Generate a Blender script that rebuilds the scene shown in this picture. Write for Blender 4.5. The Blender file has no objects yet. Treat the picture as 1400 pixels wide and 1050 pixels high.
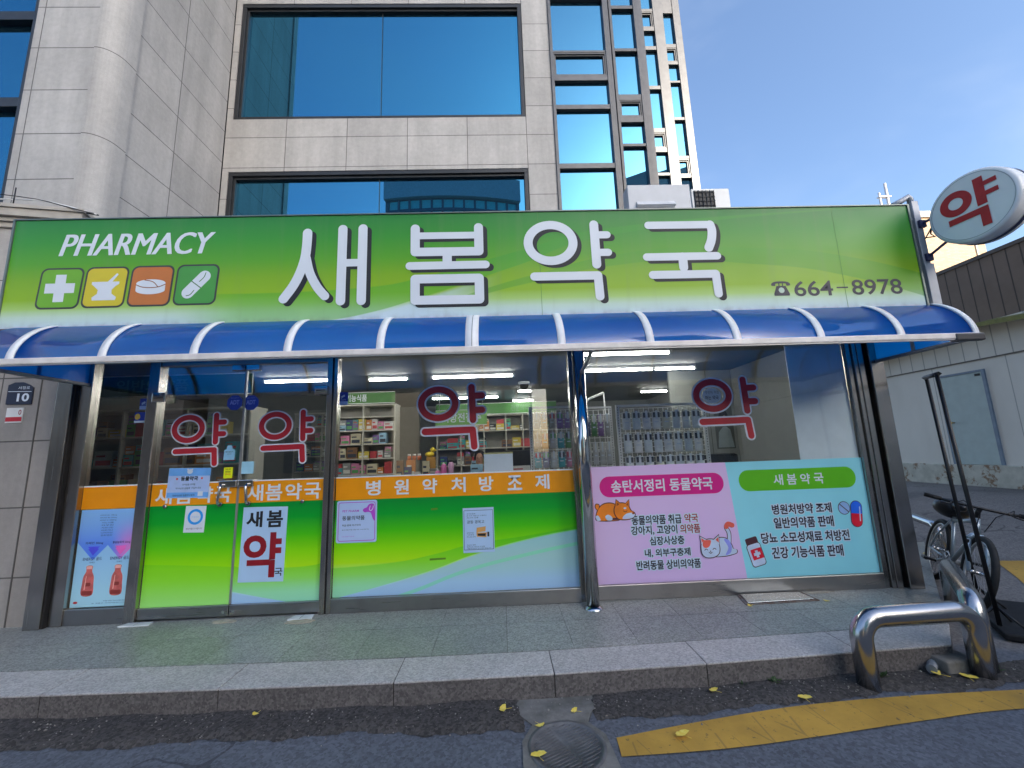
import bpy, bmesh, math, random
from mathutils import Vector, Matrix
random.seed(11)
SC = bpy.context.scene
COL = SC.collection
R = math.radians
PI = math.pi

# ------------------------------------------------------------------ camera, world, sun, exposure
cam = bpy.data.cameras.new('camera')
cam.sensor_width = 36.0
cam.lens = 560.565 / 1400 * 36
cam.clip_start = 0.05
cam.clip_end = 2000
co = bpy.data.objects.new('camera', cam)
COL.objects.link(co)
_p, _r, _y = 0.163302, -0.034870, 0.030834
_f = Vector((math.sin(_y) * math.cos(_p), math.cos(_y) * math.cos(_p), math.sin(_p)))
_r0 = _f.cross(Vector((0, 0, 1))).normalized()
_u0 = _r0.cross(_f)
_ri = _r0 * math.cos(_r) + _u0 * math.sin(_r)
_up = _u0 * math.cos(_r) - _r0 * math.sin(_r)
co.matrix_world = Matrix(((_ri.x, _up.x, -_f.x, 0), (_ri.y, _up.y, -_f.y, -4.094), (_ri.z, _up.z, -_f.z, 1.55), (0, 0, 0, 1)))
SC.camera = co

SUN_AZ, SUN_EL = 150.0, 24.0            # clockwise from +Y
world = bpy.data.worlds.new('World')
SC.world = world
world.use_nodes = True
sun = bpy.data.lights.new('sun', 'SUN')
sun.energy = 2.2
sun.angle = R(0.5)
sun.color = (1.0, 0.90, 0.76)
so = bpy.data.objects.new('sun', sun)
COL.objects.link(so)
sd = Vector((math.sin(R(SUN_AZ)) * math.cos(R(SUN_EL)), math.cos(R(SUN_AZ)) * math.cos(R(SUN_EL)), math.sin(R(SUN_EL))))
so.rotation_euler = sd.to_track_quat('Z', 'Y').to_euler()
so.location = sd * 60
SC.view_settings.view_transform = 'Standard'
SC.view_settings.look = 'None'
SC.view_settings.gamma = 1
SC.view_settings.exposure = 1.94
SC.cycles.use_denoising = True
SC.cycles.max_bounces = 10
SC.cycles.diffuse_bounces = 4
SC.cycles.glossy_bounces = 5
SC.cycles.transmission_bounces = 6
SC.cycles.transparent_max_bounces = 24
SC.cycles.caustics_reflective = False
SC.cycles.caustics_refractive = False
SC.cycles.sample_clamp_indirect = 6

# ------------------------------------------------------------------ node expressions
class V:
    def __init__(s, t, k): s.t, s.k = t, k
    def _m(s, op, *a):
        n = s.t.nodes.new('ShaderNodeMath'); n.operation = op
        for i, x in enumerate((s,) + a):
            if isinstance(x, V): s.t.links.new(x.k, n.inputs[i])
            else: n.inputs[i].default_value = x
        return V(s.t, n.outputs[0])
    def __add__(s, o): return s._m('ADD', o)
    def __sub__(s, o): return s._m('SUBTRACT', o)
    def __mul__(s, o): return s._m('MULTIPLY', o)
    def mx(s, o): return s._m('MAXIMUM', o)
    def mn(s, o): return s._m('MINIMUM', o)
    def gt(s, o): return s._m('GREATER_THAN', o)
    def lt(s, o): return s._m('LESS_THAN', o)
    def ss(s, a, b):                                   # smooth step between a and b
        n = s.t.nodes.new('ShaderNodeMapRange'); n.interpolation_type = 'SMOOTHSTEP'
        n.inputs['From Min'].default_value = a; n.inputs['From Max'].default_value = b
        s.t.links.new(s.k, n.inputs['Value'])
        return V(s.t, n.outputs[0])
    def curve(s, pts):                                 # piecewise curve through (x, y) points
        x0, x1 = pts[0][0], pts[-1][0]
        ys = [p[1] for p in pts]; y0, y1 = min(ys), max(ys)
        if y1 - y0 < 1e-6: y1 = y0 + 1
        t = (s - x0) * (1 / (x1 - x0))
        n = s.t.nodes.new('ShaderNodeFloatCurve')
        c = n.mapping.curves[0]
        q = [((p[0] - x0) / (x1 - x0), (p[1] - y0) / (y1 - y0)) for p in pts]
        c.points[0].location = q[0]; c.points[1].location = q[-1]
        for p in q[1:-1]: c.points.new(*p)
        n.mapping.update()
        s.t.links.new(t.k, n.inputs['Value'])
        return V(s.t, n.outputs[0]) * (y1 - y0) + y0
    def ramp(s, stops):
        n = s.t.nodes.new('ShaderNodeValToRGB')
        e = n.color_ramp.elements
        e[0].position, e[0].color = stops[0][0], stops[0][1] + (1,)
        e[1].position, e[1].color = stops[-1][0], stops[-1][1] + (1,)
        for p, c in stops[1:-1]:
            k = e.new(p); k.color = c + (1,)
        s.t.links.new(s.k, n.inputs[0])
        return V(s.t, n.outputs[0])

def mix(t, f, a, b, mode='MIX'):
    n = t.nodes.new('ShaderNodeMix'); n.data_type = 'RGBA'; n.blend_type = mode
    for i, x in ((0, f), (6, a), (7, b)):
        if isinstance(x, V): t.links.new(x.k, n.inputs[i])
        elif i == 0: n.inputs[0].default_value = x
        else: n.inputs[i].default_value = tuple(x) + (1,)
    return V(t, n.outputs[2])

def lin(c):
    c /= 255
    return c / 12.92 if c <= .04045 else ((c + .055) / 1.055) ** 2.4
def S(r, g, b): return (lin(r), lin(g), lin(b))
def alb(c, w):
    a = [lin(x) / y for x, y in zip(c, w)]; m_ = max(a + [.86])
    return tuple(x * .86 / m_ for x in a)
def D(r, g, b): return alb((r, g, b), (1.0, 1.0, 1.0))   # albedo of a print seen in the open shade
def E(r, g, b): return alb((r, g, b), (.60, .60, .60))   # albedo of a print seen below the canopy

class Mat:
    def __init__(s, name, rough=.5, metal=0., spec=.5, coord='Position'):
        s.m = bpy.data.materials.new(name); s.m.use_nodes = True
        s.t = s.m.node_tree
        s.b = s.t.nodes['Principled BSDF']
        s.b.inputs['Roughness'].default_value = rough
        s.b.inputs['Metallic'].default_value = metal
        s.b.inputs['Specular IOR Level'].default_value = spec
        tc = s.t.nodes.new('ShaderNodeNewGeometry' if coord == 'Position' else 'ShaderNodeTexCoord')
        s.co = tc.outputs[coord]
        sx = s.t.nodes.new('ShaderNodeSeparateXYZ')
        s.t.links.new(s.co, sx.inputs[0])
        s.x, s.y, s.z = (V(s.t, sx.outputs[i]) for i in range(3))
    def noise(s, scale, detail=3, rough=.55, stretch=None, co=None):
        n = s.t.nodes.new('ShaderNodeTexNoise')
        n.inputs['Scale'].default_value = scale; n.inputs['Detail'].default_value = detail
        n.inputs['Roughness'].default_value = rough
        k = co or s.co
        if stretch:
            mp = s.t.nodes.new('ShaderNodeMapping'); mp.inputs['Scale'].default_value = stretch
            s.t.links.new(k, mp.inputs[0]); k = mp.outputs[0]
        s.t.links.new(k, n.inputs['Vector'])
        return V(s.t, n.outputs[0])
    def voro(s, scale):
        n = s.t.nodes.new('ShaderNodeTexVoronoi'); n.inputs['Scale'].default_value = scale
        s.t.links.new(s.co, n.inputs['Vector'])
        sp = s.t.nodes.new('ShaderNodeSeparateColor'); s.t.links.new(n.outputs['Color'], sp.inputs[0])
        return V(s.t, sp.outputs[0])
    def island(s):
        n = s.t.nodes.new('ShaderNodeNewGeometry')
        return V(s.t, n.outputs['Random Per Island'])
    def brick(s, axes, w, h, mortar, off=.5, shift=(0, 0), stack=2):
        c = s.t.nodes.new('ShaderNodeCombineXYZ')
        s.t.links.new((getattr(s, axes[0]) + shift[0]).k, c.inputs[0]); s.t.links.new((getattr(s, axes[1]) + shift[1]).k, c.inputs[1])
        n = s.t.nodes.new('ShaderNodeTexBrick'); n.offset = off; n.offset_frequency = stack
        n.inputs['Scale'].default_value = 1; n.inputs['Brick Width'].default_value = w; n.inputs['Row Height'].default_value = h
        n.inputs['Mortar Size'].default_value = mortar; n.inputs['Mortar Smooth'].default_value = .2
        n.inputs['Color1'].default_value = (0, 0, 0, 1); n.inputs['Color2'].default_value = (1, 1, 1, 1)
        s.t.links.new(c.outputs[0], n.inputs['Vector'])
        return V(s.t, n.outputs['Color']), V(s.t, n.outputs['Fac'])
    def color(s, c):
        if isinstance(c, V): s.t.links.new(c.k, s.b.inputs['Base Color'])
        else: s.b.inputs['Base Color'].default_value = tuple(c) + (1,)
        return s
    def rough(s, r): s.t.links.new(r.k, s.b.inputs['Roughness']); return s
    def bump(s, h, strength=.3, dist=.01):
        n = s.t.nodes.new('ShaderNodeBump'); n.inputs['Strength'].default_value = strength; n.inputs['Distance'].default_value = dist
        s.t.links.new(h.k, n.inputs['Height']); s.t.links.new(n.outputs[0], s.b.inputs['Normal'])
        return s
    def mix(s, f, a, b, mode='MIX'): return mix(s.t, f, a, b, mode)

MC = {}
def plain(name, c, rough=.55, metal=0., spec=.5, var=.12, scale=6., bump=0., coat=0.):
    """a real surface: colour with slight mottling, wear in the roughness"""
    if name in MC: return MC[name]
    m = Mat(name, rough, metal, spec)
    n = m.noise(scale, 5)
    m.color(m.mix(n.ss(.25, .75), tuple(x * (1 - var) for x in c), tuple(min(1, x * (1 + var)) for x in c)))
    m.rough((m.noise(scale * 3, 4) - .5) * (.25 * rough + .05) + rough)
    if bump: m.bump(m.noise(scale * 25, 3), bump, .004)
    if coat: m.b.inputs['Coat Weight'].default_value = coat
    MC[name] = m.m
    return m.m

def emit(name, c, s):
    m = Mat(name, .4)
    m.color(c)
    m.b.inputs['Emission Color'].default_value = tuple(c) + (1,)
    m.b.inputs['Emission Strength'].default_value = s
    return m.m

def glass(name, tint, ior, gain, base, gcol=(1, 1, 1), through=None, rough=0.0, wav=0.0):
    """sheet glass: fresnel mirror over a clear (or dark) sheet"""
    m = bpy.data.materials.new(name); m.use_nodes = True
    t = m.node_tree; t.nodes.clear()
    out = t.nodes.new('ShaderNodeOutputMaterial')
    gl = t.nodes.new('ShaderNodeBsdfGlossy'); gl.inputs['Roughness'].default_value = rough; gl.inputs['Color'].default_value = gcol + (1,)
    if through is None:
        a = t.nodes.new('ShaderNodeBsdfTransparent'); a.inputs[0].default_value = tint + (1,)
    else:
        a = t.nodes.new('ShaderNodeBsdfDiffuse'); a.inputs[0].default_value = through + (1,)
    geo = t.nodes.new('ShaderNodeNewGeometry'); dt = t.nodes.new('ShaderNodeVectorMath'); dt.operation = 'DOT_PRODUCT'
    t.links.new(geo.outputs['Incoming'], dt.inputs[0]); t.links.new(geo.outputs['Normal'], dt.inputs[1])
    c = V(t, dt.outputs['Value'])._m('ABSOLUTE')
    f0 = ((ior - 1) / (ior + 1)) ** 2
    f = (((c * -1.0 + 1.0)._m('POWER', 5.0) * (1 - f0) + f0) * gain + base).mn(1.0)
    if wav:
        tc = t.nodes.new('ShaderNodeTexCoord')
        n = t.nodes.new('ShaderNodeTexNoise'); n.inputs['Scale'].default_value = .7; n.inputs['Detail'].default_value = 1
        t.links.new(tc.outputs['Object'], n.inputs['Vector'])
        b = t.nodes.new('ShaderNodeBump'); b.inputs['Strength'].default_value = wav; b.inputs['Distance'].default_value = .02
        t.links.new(n.outputs[0], b.inputs['Height']); t.links.new(b.outputs[0], gl.inputs['Normal'])
    mx = t.nodes.new('ShaderNodeMixShader')
    t.links.new(f.k, mx.inputs[0]); t.links.new(a.outputs[0], mx.inputs[1]); t.links.new(gl.outputs[0], mx.inputs[2])
    t.links.new(mx.outputs[0], out.inputs[0])
    return m

# sky: Nishita with thin high cloud
t = world.node_tree
bg = t.nodes['Background']
sky = t.nodes.new('ShaderNodeTexSky'); sky.sky_type = 'NISHITA'; sky.sun_disc = False
sky.sun_elevation = R(SUN_EL); sky.sun_rotation = R(SUN_AZ); sky.air_density = 1.0; sky.dust_density = 3.0; sky.ozone_density = 3.2
tc = t.nodes.new('ShaderNodeTexCoord')
mp = t.nodes.new('ShaderNodeMapping'); mp.inputs['Scale'].default_value = (1.0, 1.6, 2.6); mp.inputs['Rotation'].default_value = (0.3, 0.2, .5)
t.links.new(tc.outputs['Generated'], mp.inputs[0])
nz = t.nodes.new('ShaderNodeTexNoise'); nz.inputs['Scale'].default_value = 1.7; nz.inputs['Detail'].default_value = 5; nz.inputs['Roughness'].default_value = .5; nz.inputs['Distortion'].default_value = .4
t.links.new(mp.outputs[0], nz.inputs['Vector'])
cl = V(t, nz.outputs[0]).ss(.46, .82) * .34
skc = mix(t, cl, V(t, sky.outputs[0]), (2.5, 2.8, 3.3))
t.links.new(skc.k, bg.inputs['Color'])
bg.inputs['Strength'].default_value = .10

# ------------------------------------------------------------------ objects
def link(o, parent=None):
    COL.objects.link(o)
    if parent: o.parent = parent
    return o
def tag(o, label=None, cat=None, group=None, kind=None):
    if label: o['label'] = label
    if cat: o['category'] = cat
    if group: o['group'] = group
    if kind: o['kind'] = kind
    return o
def thing(name, label, cat, loc=(0, 0, 0), rot=(0, 0, 0), group=None):
    o = bpy.data.objects.new(name, None); o.location = loc; o.rotation_euler = rot
    o.empty_display_size = .1
    return tag(link(o), label, cat, group)
def wloc(o):
    v = Vector((0, 0, 0))
    while o: v += o.location; o = o.parent
    return v

class MB:
    """collects solids and sheets into one mesh"""
    def __init__(s): s.v, s.f, s.sm = [], [], []
    def add(s, vs, fs, smooth=False):
        k = len(s.v); s.v += [tuple(v) for v in vs]
        s.f += [tuple(i + k for i in f) for f in fs]; s.sm += [smooth] * len(fs)
        return s
    def box(s, x0, x1, y0, y1, z0, z1):
        return s.add([(x, y, z) for x in (x0, x1) for y in (y0, y1) for z in (z0, z1)],
                     [(0, 1, 3, 2), (4, 6, 7, 5), (0, 4, 5, 1), (2, 3, 7, 6), (0, 2, 6, 4), (1, 5, 7, 3)])
    def prism(s, poly, z0, z1):                        # plan polygon, counter-clockwise
        n = len(poly)
        return s.add([(x, y, z0) for x, y in poly] + [(x, y, z1) for x, y in poly],
                     [tuple(range(n))[::-1], tuple(range(n, 2 * n))] + [(i, (i + 1) % n, (i + 1) % n + n, i + n) for i in range(n)])
    def slab(s, poly, y0, y1):                         # elevation polygon (x, z), front at y0
        n = len(poly)
        return s.add([(x, y0, z) for x, z in poly] + [(x, y1, z) for x, z in poly],
                     [tuple(range(n)), tuple(range(n, 2 * n))[::-1]] + [((i + 1) % n, i, i + n, (i + 1) % n + n) for i in range(n)])
    def flat(s, poly, y):                              # sheet facing -y
        return s.add([(x, y, z) for x, z in poly], [tuple(range(len(poly)))])
    def tube(s, pts, r, n=10, cap=True, closed=False):
        pts = [Vector(p) for p in pts]
        rs = r if isinstance(r, (list, tuple)) else [r] * len(pts)
        m = len(pts); ring = []
        t0 = (pts[1] - pts[0]).normalized()
        up = Vector((0, 0, 1)) if abs(t0.z) < .9 else Vector((1, 0, 0))
        nrm = (up - t0 * up.dot(t0)).normalized()
        vs = []
        for i, p in enumerate(pts):
            a = pts[i] - pts[i - 1] if (i > 0 or closed) else pts[1] - pts[0]
            b = pts[(i + 1) % m] - pts[i] if (i < m - 1 or closed) else a
            tg = (a.normalized() + b.normalized()).normalized()
            nrm = (nrm - tg * nrm.dot(tg)).normalized()
            bn = tg.cross(nrm)
            c = max(.35, a.normalized().dot(tg))
            for j in range(n):
                an = 2 * PI * j / n
                vs.append(p + (nrm * math.cos(an) + bn * math.sin(an)) * rs[i] / (c ** .5))
        fs = [(i * n + j, i * n + (j + 1) % n, ((i + 1) % m) * n + (j + 1) % n, ((i + 1) % m) * n + j)
              for i in range(m if closed else m - 1) for j in range(n)]
        s.add(vs, fs, True)
        if cap and not closed:
            k = len(s.v) - len(vs)
            s.f += [tuple(k + j for j in range(n))[::-1], tuple(k + (m - 1) * n + j for j in range(n))]; s.sm += [False, False]
        return s
    def cyl(s, p0, p1, r0, r1=None, n=14): return s.tube([p0, p1], [r0, r1 if r1 is not None else r0], n)
    def lathe(s, prof, c=(0, 0, 0), n=16, axis='z', cap=True):
        vs = []
        for r, h in prof:
            for j in range(n):
                a = 2 * PI * j / n
                p = {'z': (r * math.cos(a), r * math.sin(a), h), 'y': (r * math.cos(a), h, r * math.sin(a)), 'x': (h, r * math.cos(a), r * math.sin(a))}[axis]
                vs.append((p[0] + c[0], p[1] + c[1], p[2] + c[2]))
        m = len(prof)
        s.add(vs, [(i * n + j, i * n + (j + 1) % n, (i + 1) * n + (j + 1) % n, (i + 1) * n + j) for i in range(m - 1) for j in range(n)], True)
        k = len(s.v) - len(vs)
        if cap:
            s.f += [tuple(k + j for j in range(n))[::-1], tuple(k + (m - 1) * n + j for j in range(n))]; s.sm += [False, False]
        return s
    def ellipsoid(s, c, r, n=16, m=10):
        return s.lathe([(max(1e-4, math.sin(PI * i / m)) , -math.cos(PI * i / m)) for i in range(m + 1)], n=n, cap=False)._last(c, r, n * (m + 1))
    def _last(s, c, r, k):
        for i in range(len(s.v) - k, len(s.v)):
            v = s.v[i]; s.v[i] = (v[0] * r[0] + c[0], v[1] * r[1] + c[1], v[2] * r[2] + c[2])
        return s
    def build(s, name, mat, parent=None, local=False, bevel=0., seg=2, fix=True):
        me = bpy.data.meshes.new(name)
        off = Vector((0, 0, 0)) if local or parent is None else wloc(parent)
        me.from_pydata([tuple(Vector(v) - off) for v in s.v], [], s.f)
        me.polygons.foreach_set('use_smooth', s.sm)
        if fix:
            bm = bmesh.new(); bm.from_mesh(me); bmesh.ops.recalc_face_normals(bm, faces=bm.faces); bm.to_mesh(me); bm.free()
        for k in (mat if isinstance(mat, (list, tuple)) else [mat]): me.materials.append(k)
        o = bpy.data.objects.new(name, me)
        if bevel:
            b = o.modifiers.new('bevel', 'BEVEL'); b.width = bevel; b.segments = seg; b.limit_method = 'ANGLE'; b.angle_limit = R(40)
        return link(o, parent)

def cp(o, parent=None, **k):
    c = o.copy(); COL.objects.link(c); c.parent = parent
    for a, b in k.items(): setattr(c, a, b)
    return c
def cp_tree(o, loc, label=None):
    r = o.copy(); COL.objects.link(r); r.location = loc
    if label: r['label'] = label
    for ch in list(o.children):
        c = ch.copy(); COL.objects.link(c); c.parent = r
        for g in list(ch.children):
            d = g.copy(); COL.objects.link(d); d.parent = c
    return r

# flat shapes (x, z)
def rrect(x0, x1, z0, z1, r, n=6):
    p = []
    for cx, cz, a in ((x1 - r, z0 + r, -90), (x1 - r, z1 - r, 0), (x0 + r, z1 - r, 90), (x0 + r, z0 + r, 180)):
        p += [(cx + r * math.cos(R(a + 90 * i / n)), cz + r * math.sin(R(a + 90 * i / n))) for i in range(n + 1)]
    return p
def ell(cx, cz, rx, rz, n=40): return [(cx + rx * math.cos(2 * PI * i / n), cz + rz * math.sin(2 * PI * i / n)) for i in range(n)]
def rot2(poly, cx, cz, a):
    c, s_ = math.cos(R(a)), math.sin(R(a))
    return [(cx + (x - cx) * c - (z - cz) * s_, cz + (x - cx) * s_ + (z - cz) * c) for x, z in poly]
def cat_poly(pts, n=6):                                # closed smooth curve through points
    out = []; m = len(pts)
    for i in range(m):
        a, b, c, d = (Vector(pts[(i + k) % m]) for k in (-1, 0, 1, 2))
        for j in range(n):
            u = j / n
            out.append(tuple(.5 * ((2 * b) + (c - a) * u + (2 * a - 5 * b + 4 * c - d) * u * u + (3 * b - a - 3 * c + d) * u ** 3)))
    return out
def capsule(a, b, r, n=10):
    a, b = Vector(a), Vector(b); d = (b - a).normalized(); w = math.atan2(d.y, d.x)
    return [(b.x + r * math.cos(w + PI * (i / n - .5)), b.y + r * math.sin(w + PI * (i / n - .5))) for i in range(n + 1)] + \
           [(a.x + r * math.cos(w + PI * (i / n + .5)), a.y + r * math.sin(w + PI * (i / n + .5))) for i in range(n + 1)]
def stroke(pts, r, n=10):                              # smooth curved stroke with round ends, one outline
    P = [Vector(p) for p in pts]
    nr = []
    for i in range(len(P)):
        d = (P[min(i + 1, len(P) - 1)] - P[max(i - 1, 0)]).normalized(); nr.append(Vector((-d.y, d.x)))
    L = [p + q * r for p, q in zip(P, nr)]; Rr = [p - q * r for p, q in zip(P, nr)]
    e = (P[-1] - P[-2]).normalized(); w = math.atan2(e.y, e.x)
    c1 = [P[-1] + Vector((math.cos(w - PI / 2 + PI * i / n), math.sin(w - PI / 2 + PI * i / n))) * r for i in range(1, n)]
    e = (P[0] - P[1]).normalized(); w = math.atan2(e.y, e.x)
    c0 = [P[0] + Vector((math.cos(w - PI / 2 + PI * i / n), math.sin(w - PI / 2 + PI * i / n))) * r for i in range(1, n)]
    return [tuple(p) for p in Rr + c1 + L[::-1] + c0]
def smooth_open(pts, n=6):
    out = []; m = len(pts)
    for i in range(m - 1):
        a, b, c, d = (Vector(pts[min(max(i + k, 0), m - 1)]) for k in (-1, 0, 1, 2))
        for j in range(n):
            u = j / n
            out.append(tuple(.5 * ((2 * b) + (c - a) * u + (2 * a - 5 * b + 4 * c - d) * u * u + (3 * b - a - 3 * c + d) * u ** 3)))
    return out + [tuple(pts[-1])]
class Ink(MB):
    """layers of printed shapes; each new shape lies 0.15 mm in front of the last"""
    def __init__(s, y, step=.00015): MB.__init__(s); s.y = y; s.st = step
    def p(s, poly): s.flat(poly, s.y); s.y -= s.st; return s
    def line(s, pts, r):
        for a, b in zip(pts, pts[1:]): s.p(capsule(a, b, r))
        return s
    def curve(s, pts, r): return s.p(stroke(smooth_open(pts), r))
    def ring(s, cx, cz, rx, rz, w, n=48):
        k = len(s.v)
        for f in (1, -1): s.v += [(cx + (rx + f * w) * math.cos(2 * PI * i / n), s.y, cz + (rz + f * w) * math.sin(2 * PI * i / n)) for i in range(n)]
        s.f += [(k + n + i, k + i, k + (i + 1) % n, k + n + (i + 1) % n) for i in range(n)]; s.sm += [False] * n
        s.y -= s.st
        return s

TXT = {}
def text_mesh(body, bold):
    key = (body, bold)
    if key not in TXT:
        c = bpy.data.curves.new('lettering', 'FONT'); c.body = body; c.offset = bold; c.resolution_u = 4
        o = bpy.data.objects.new('lettering', c); COL.objects.link(o)
        bpy.context.view_layer.update()
        me = bpy.data.meshes.new_from_object(o.evaluated_get(bpy.context.evaluated_depsgraph_get()))
        vs = [tuple(v.co) for v in me.vertices]; fs = [tuple(p.vertices) for p in me.polygons]
        bpy.data.objects.remove(o); bpy.data.curves.remove(c); bpy.data.meshes.remove(me)
        TXT[key] = (vs, fs)
    return TXT[key]
def put_text(mb, body, x0, x1, z0, z1, y, bold=.012, keep=False):
    """fit the words into a rectangle; keep = keep letter proportions, by height, centred"""
    vs, fs = text_mesh(body, bold)
    if not vs: return mb
    ax, bx = min(v[0] for v in vs), max(v[0] for v in vs); az, bz = min(v[1] for v in vs), max(v[1] for v in vs)
    sx, sz = (x1 - x0) / (bx - ax), (z1 - z0) / (bz - az)
    if keep:
        sx = sz = min(sx, sz)
    cx, cz = (x0 + x1) / 2, (z0 + z1) / 2
    return mb.add([(cx + (v[0] - (ax + bx) / 2) * sx, y, cz + (v[1] - (az + bz) / 2) * sz) for v in vs], fs)
def text(body, x0, x1, z0, z1, y, mat, parent, name='lettering', bold=.012, keep=False, local=False):
    return put_text(MB(), body, x0, x1, z0, z1, y, bold, keep).build(name, mat, parent, local=local, fix=False)

# ------------------------------------------------------------------ materials
def granite(name, c, speck=.5, scale=1., rough=.55, island=.0, stain=.25, bumpy=.12):
    m = Mat(name, rough)
    a = m.voro(95 * scale); b = m.noise(140 * scale, 2); g = m.noise(1.3, 6, .65); h = m.noise(9, 4)
    k = (a - .5) * speck + (b - .5) * speck + 1.0
    k = k * ((g - .5) * stain * 2 + 1) * ((h - .5) * stain + 1)
    if island: k = k * ((m.island() - .5) * island + 1)
    cc = m.t.nodes.new('ShaderNodeCombineColor')
    for i in range(3): m.t.links.new((k * c[i]).k, cc.inputs[i])
    m.color(V(m.t, cc.outputs[0]))
    m.rough((g - .5) * .4 + rough)
    m.bump(b, bumpy, .003)
    return m.m
def panel_stone(name, c, axes, w, h, shift, off=0.):
    m = Mat(name, .75)
    col, fac = m.brick(axes, w, h, .007, off, shift)
    a = m.noise(160, 2); g = m.noise(.8, 6, .65); st = m.noise(1.6, 5, .6, stretch=(2.2, 2.2, .25)); h2 = m.noise(14, 5, .7)
    k = ((a - .5) * .40 + 1.0) * ((g - .5) * .50 + 1) * ((st - .5) * .70 + 1) * ((h2 - .5) * .40 + 1) * ((col - .5) * .10 + 1)
    k = k * (fac * -.68 + 1)
    cc = m.t.nodes.new('ShaderNodeCombineColor')
    for i in range(3): m.t.links.new((k * c[i]).k, cc.inputs[i])
    m.color(V(m.t, cc.outputs[0]))
    m.bump(fac * -1.0 + a * .12, .5, .012)
    return m.m
CONC = (.405, .395, .387)
M_wall_front = panel_stone('stone_panels_front', CONC, 'xz', 1.165, .645, (3.98 + 1.165 * 4, -9.623 + .645 * 20))
M_wall_mass = panel_stone('stone_panels_mass', CONC, 'xz', 1.9, .657, (9.9, -7.82 + .657 * 20))
M_wall_side = panel_stone('stone_panels_side', CONC, 'yz', 1.12, .657, (-.85 + 1.12 * 4, -7.82 + .657 * 20))
M_wall_round = panel_stone('stone_panels_round', CONC, 'xz', 900., 1.314, (400, -7.82 + 1.314 * 10 - .657))
M_neigh = panel_stone('stone_panels_neighbour', (.30, .28, .265), 'xz', .72, .62, (8 - .25, -.55 + .62 * 4 - .02))
M_neigh_up = panel_stone('stone_panels_parapet', (.40, .38, .36), 'xz', 1.4, 1.1, (8, 3))

m = Mat('granite_slabs', .38)
M_slab = granite('granite_slabs', (.26, .27, .25), .75, 1., .40, .18, .32)
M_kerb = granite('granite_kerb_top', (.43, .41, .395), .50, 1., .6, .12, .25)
M_kerbface = granite('granite_kerb_face', (.135, .122, .117), .70, .8, .8, .2, .35, .35)  # darker than the top: shade and ground dirt put into the colour

def asphalt(name, c, agg, rough=.85, wear=.3, bump=.5, cracks=True):
    m = Mat(name, rough)
    a = m.voro(70); b = m.noise(220, 2); g = m.noise(.5, 6, .7); h = m.noise(3.2, 5, .65)
    k = ((a - .5) * agg + 1) * ((b - .5) * agg + 1) * ((g - .5) * wear * 2 + 1) * ((h - .5) * wear + 1)
    if cracks:
        w = m.noise(.35, 4, .6)
        cr = ((w - .5)._m('ABSOLUTE').lt(.0026)) * m.noise(.8, 2).gt(.47)
        k = k * (cr * -.45 + 1)
    cc = m.t.nodes.new('ShaderNodeCombineColor')
    for i in range(3): m.t.links.new((k * c[i]).k, cc.inputs[i])
    col = V(m.t, cc.outputs[0])
    if cracks:
        c2 = m.t.nodes.new('ShaderNodeCombineColor')
        for i in range(3): m.t.links.new((k * (.19, .175, .165)[i]).k, c2.inputs[i])
        side = (m.x * .35 + m.y + m.noise(1.5, 4) * .5).ss(.55, .75)
        wet = m.noise(.55, 3).ss(.50, .62) * .35
        col = m.mix(side, col, m.mix(wet, V(m.t, c2.outputs[0]), (.05, .05, .055)))
    m.color(col)
    m.bump(a + b * .6, bump, .006)
    return m.m
M_road = asphalt('asphalt_blue_grey', (.108, .117, .138), .60, .8, .38, .5)
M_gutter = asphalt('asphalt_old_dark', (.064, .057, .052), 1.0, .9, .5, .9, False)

def road_paint(name, c, under):
    m = Mat(name, .7)
    w = m.noise(28, 5, .7); g = m.noise(2.2, 5, .65); d = m.noise(.8, 4, .6)
    cr = m.noise(1.6, 2, .5, stretch=(1.9, .22, 1))
    vn = m.t.nodes.new('ShaderNodeTexVoronoi'); vn.feature = 'DISTANCE_TO_EDGE'; vn.voronoi_dimensions = '2D'; vn.inputs['Scale'].default_value = 1.0
    cb_ = m.t.nodes.new('ShaderNodeCombineXYZ'); wob = (cr - .5) * .5
    m.t.links.new((m.x * 5.0 + wob + m.y * 1.2).k, cb_.inputs[0]); m.t.links.new((m.y * .7).k, cb_.inputs[1]); m.t.links.new(cb_.outputs[0], vn.inputs['Vector'])
    ed = V(m.t, vn.outputs['Distance']).lt(.012) * m.noise(3, 3).gt(.44)
    k = w.ss(.60, .68).mx(ed).mx(d.ss(.60, .70) * .75)
    a = m.mix(g.ss(.3, .7), tuple(x * .72 for x in c), c)
    m.color(m.mix(w.ss(.60, .68).mx(ed * .45).mx(d.ss(.60, .70) * .75) * .85, a, under)); m.bump(m.noise(120, 3), .3, .004)
    return m.m
M_yellow = road_paint('yellow_road_paint', (.58, .33, .05), (.10, .075, .04))

def steel(name, c, rough, streak=(1, 1, .02), amt=.1):
    m = Mat(name, rough, 1.0)
    n = m.noise(60, 3, .5, stretch=streak); g = m.noise(2.5, 5, .6)
    m.color(m.mix(g.ss(.3, .7), tuple(x * .82 for x in c), c)); m.rough((n - .5) * amt + rough)
    return m.m
M_inox = steel('brushed_stainless', (.46, .43, .40), .24, (1, 1, .03), .16)
M_inoxh = steel('brushed_stainless_rail', (.40, .39, .385), .30, (.03, 1, 1), .16)
M_polish = steel('polished_stainless', (.62, .61, .60), .09, (1, 1, 1), .05)
M_guard = steel('stainless_guard', (.50, .50, .51), .23, (1, 1, 1), .12)
M_alu = plain('grey_aluminium', (.42, .43, .44), .38, .6, var=.1)
M_black = plain('black_paint', (.012, .012, .014), .4, var=.2)
M_blackalu = plain('black_window_frame', (.030, .033, .038), .38, .3, var=.15)
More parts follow.
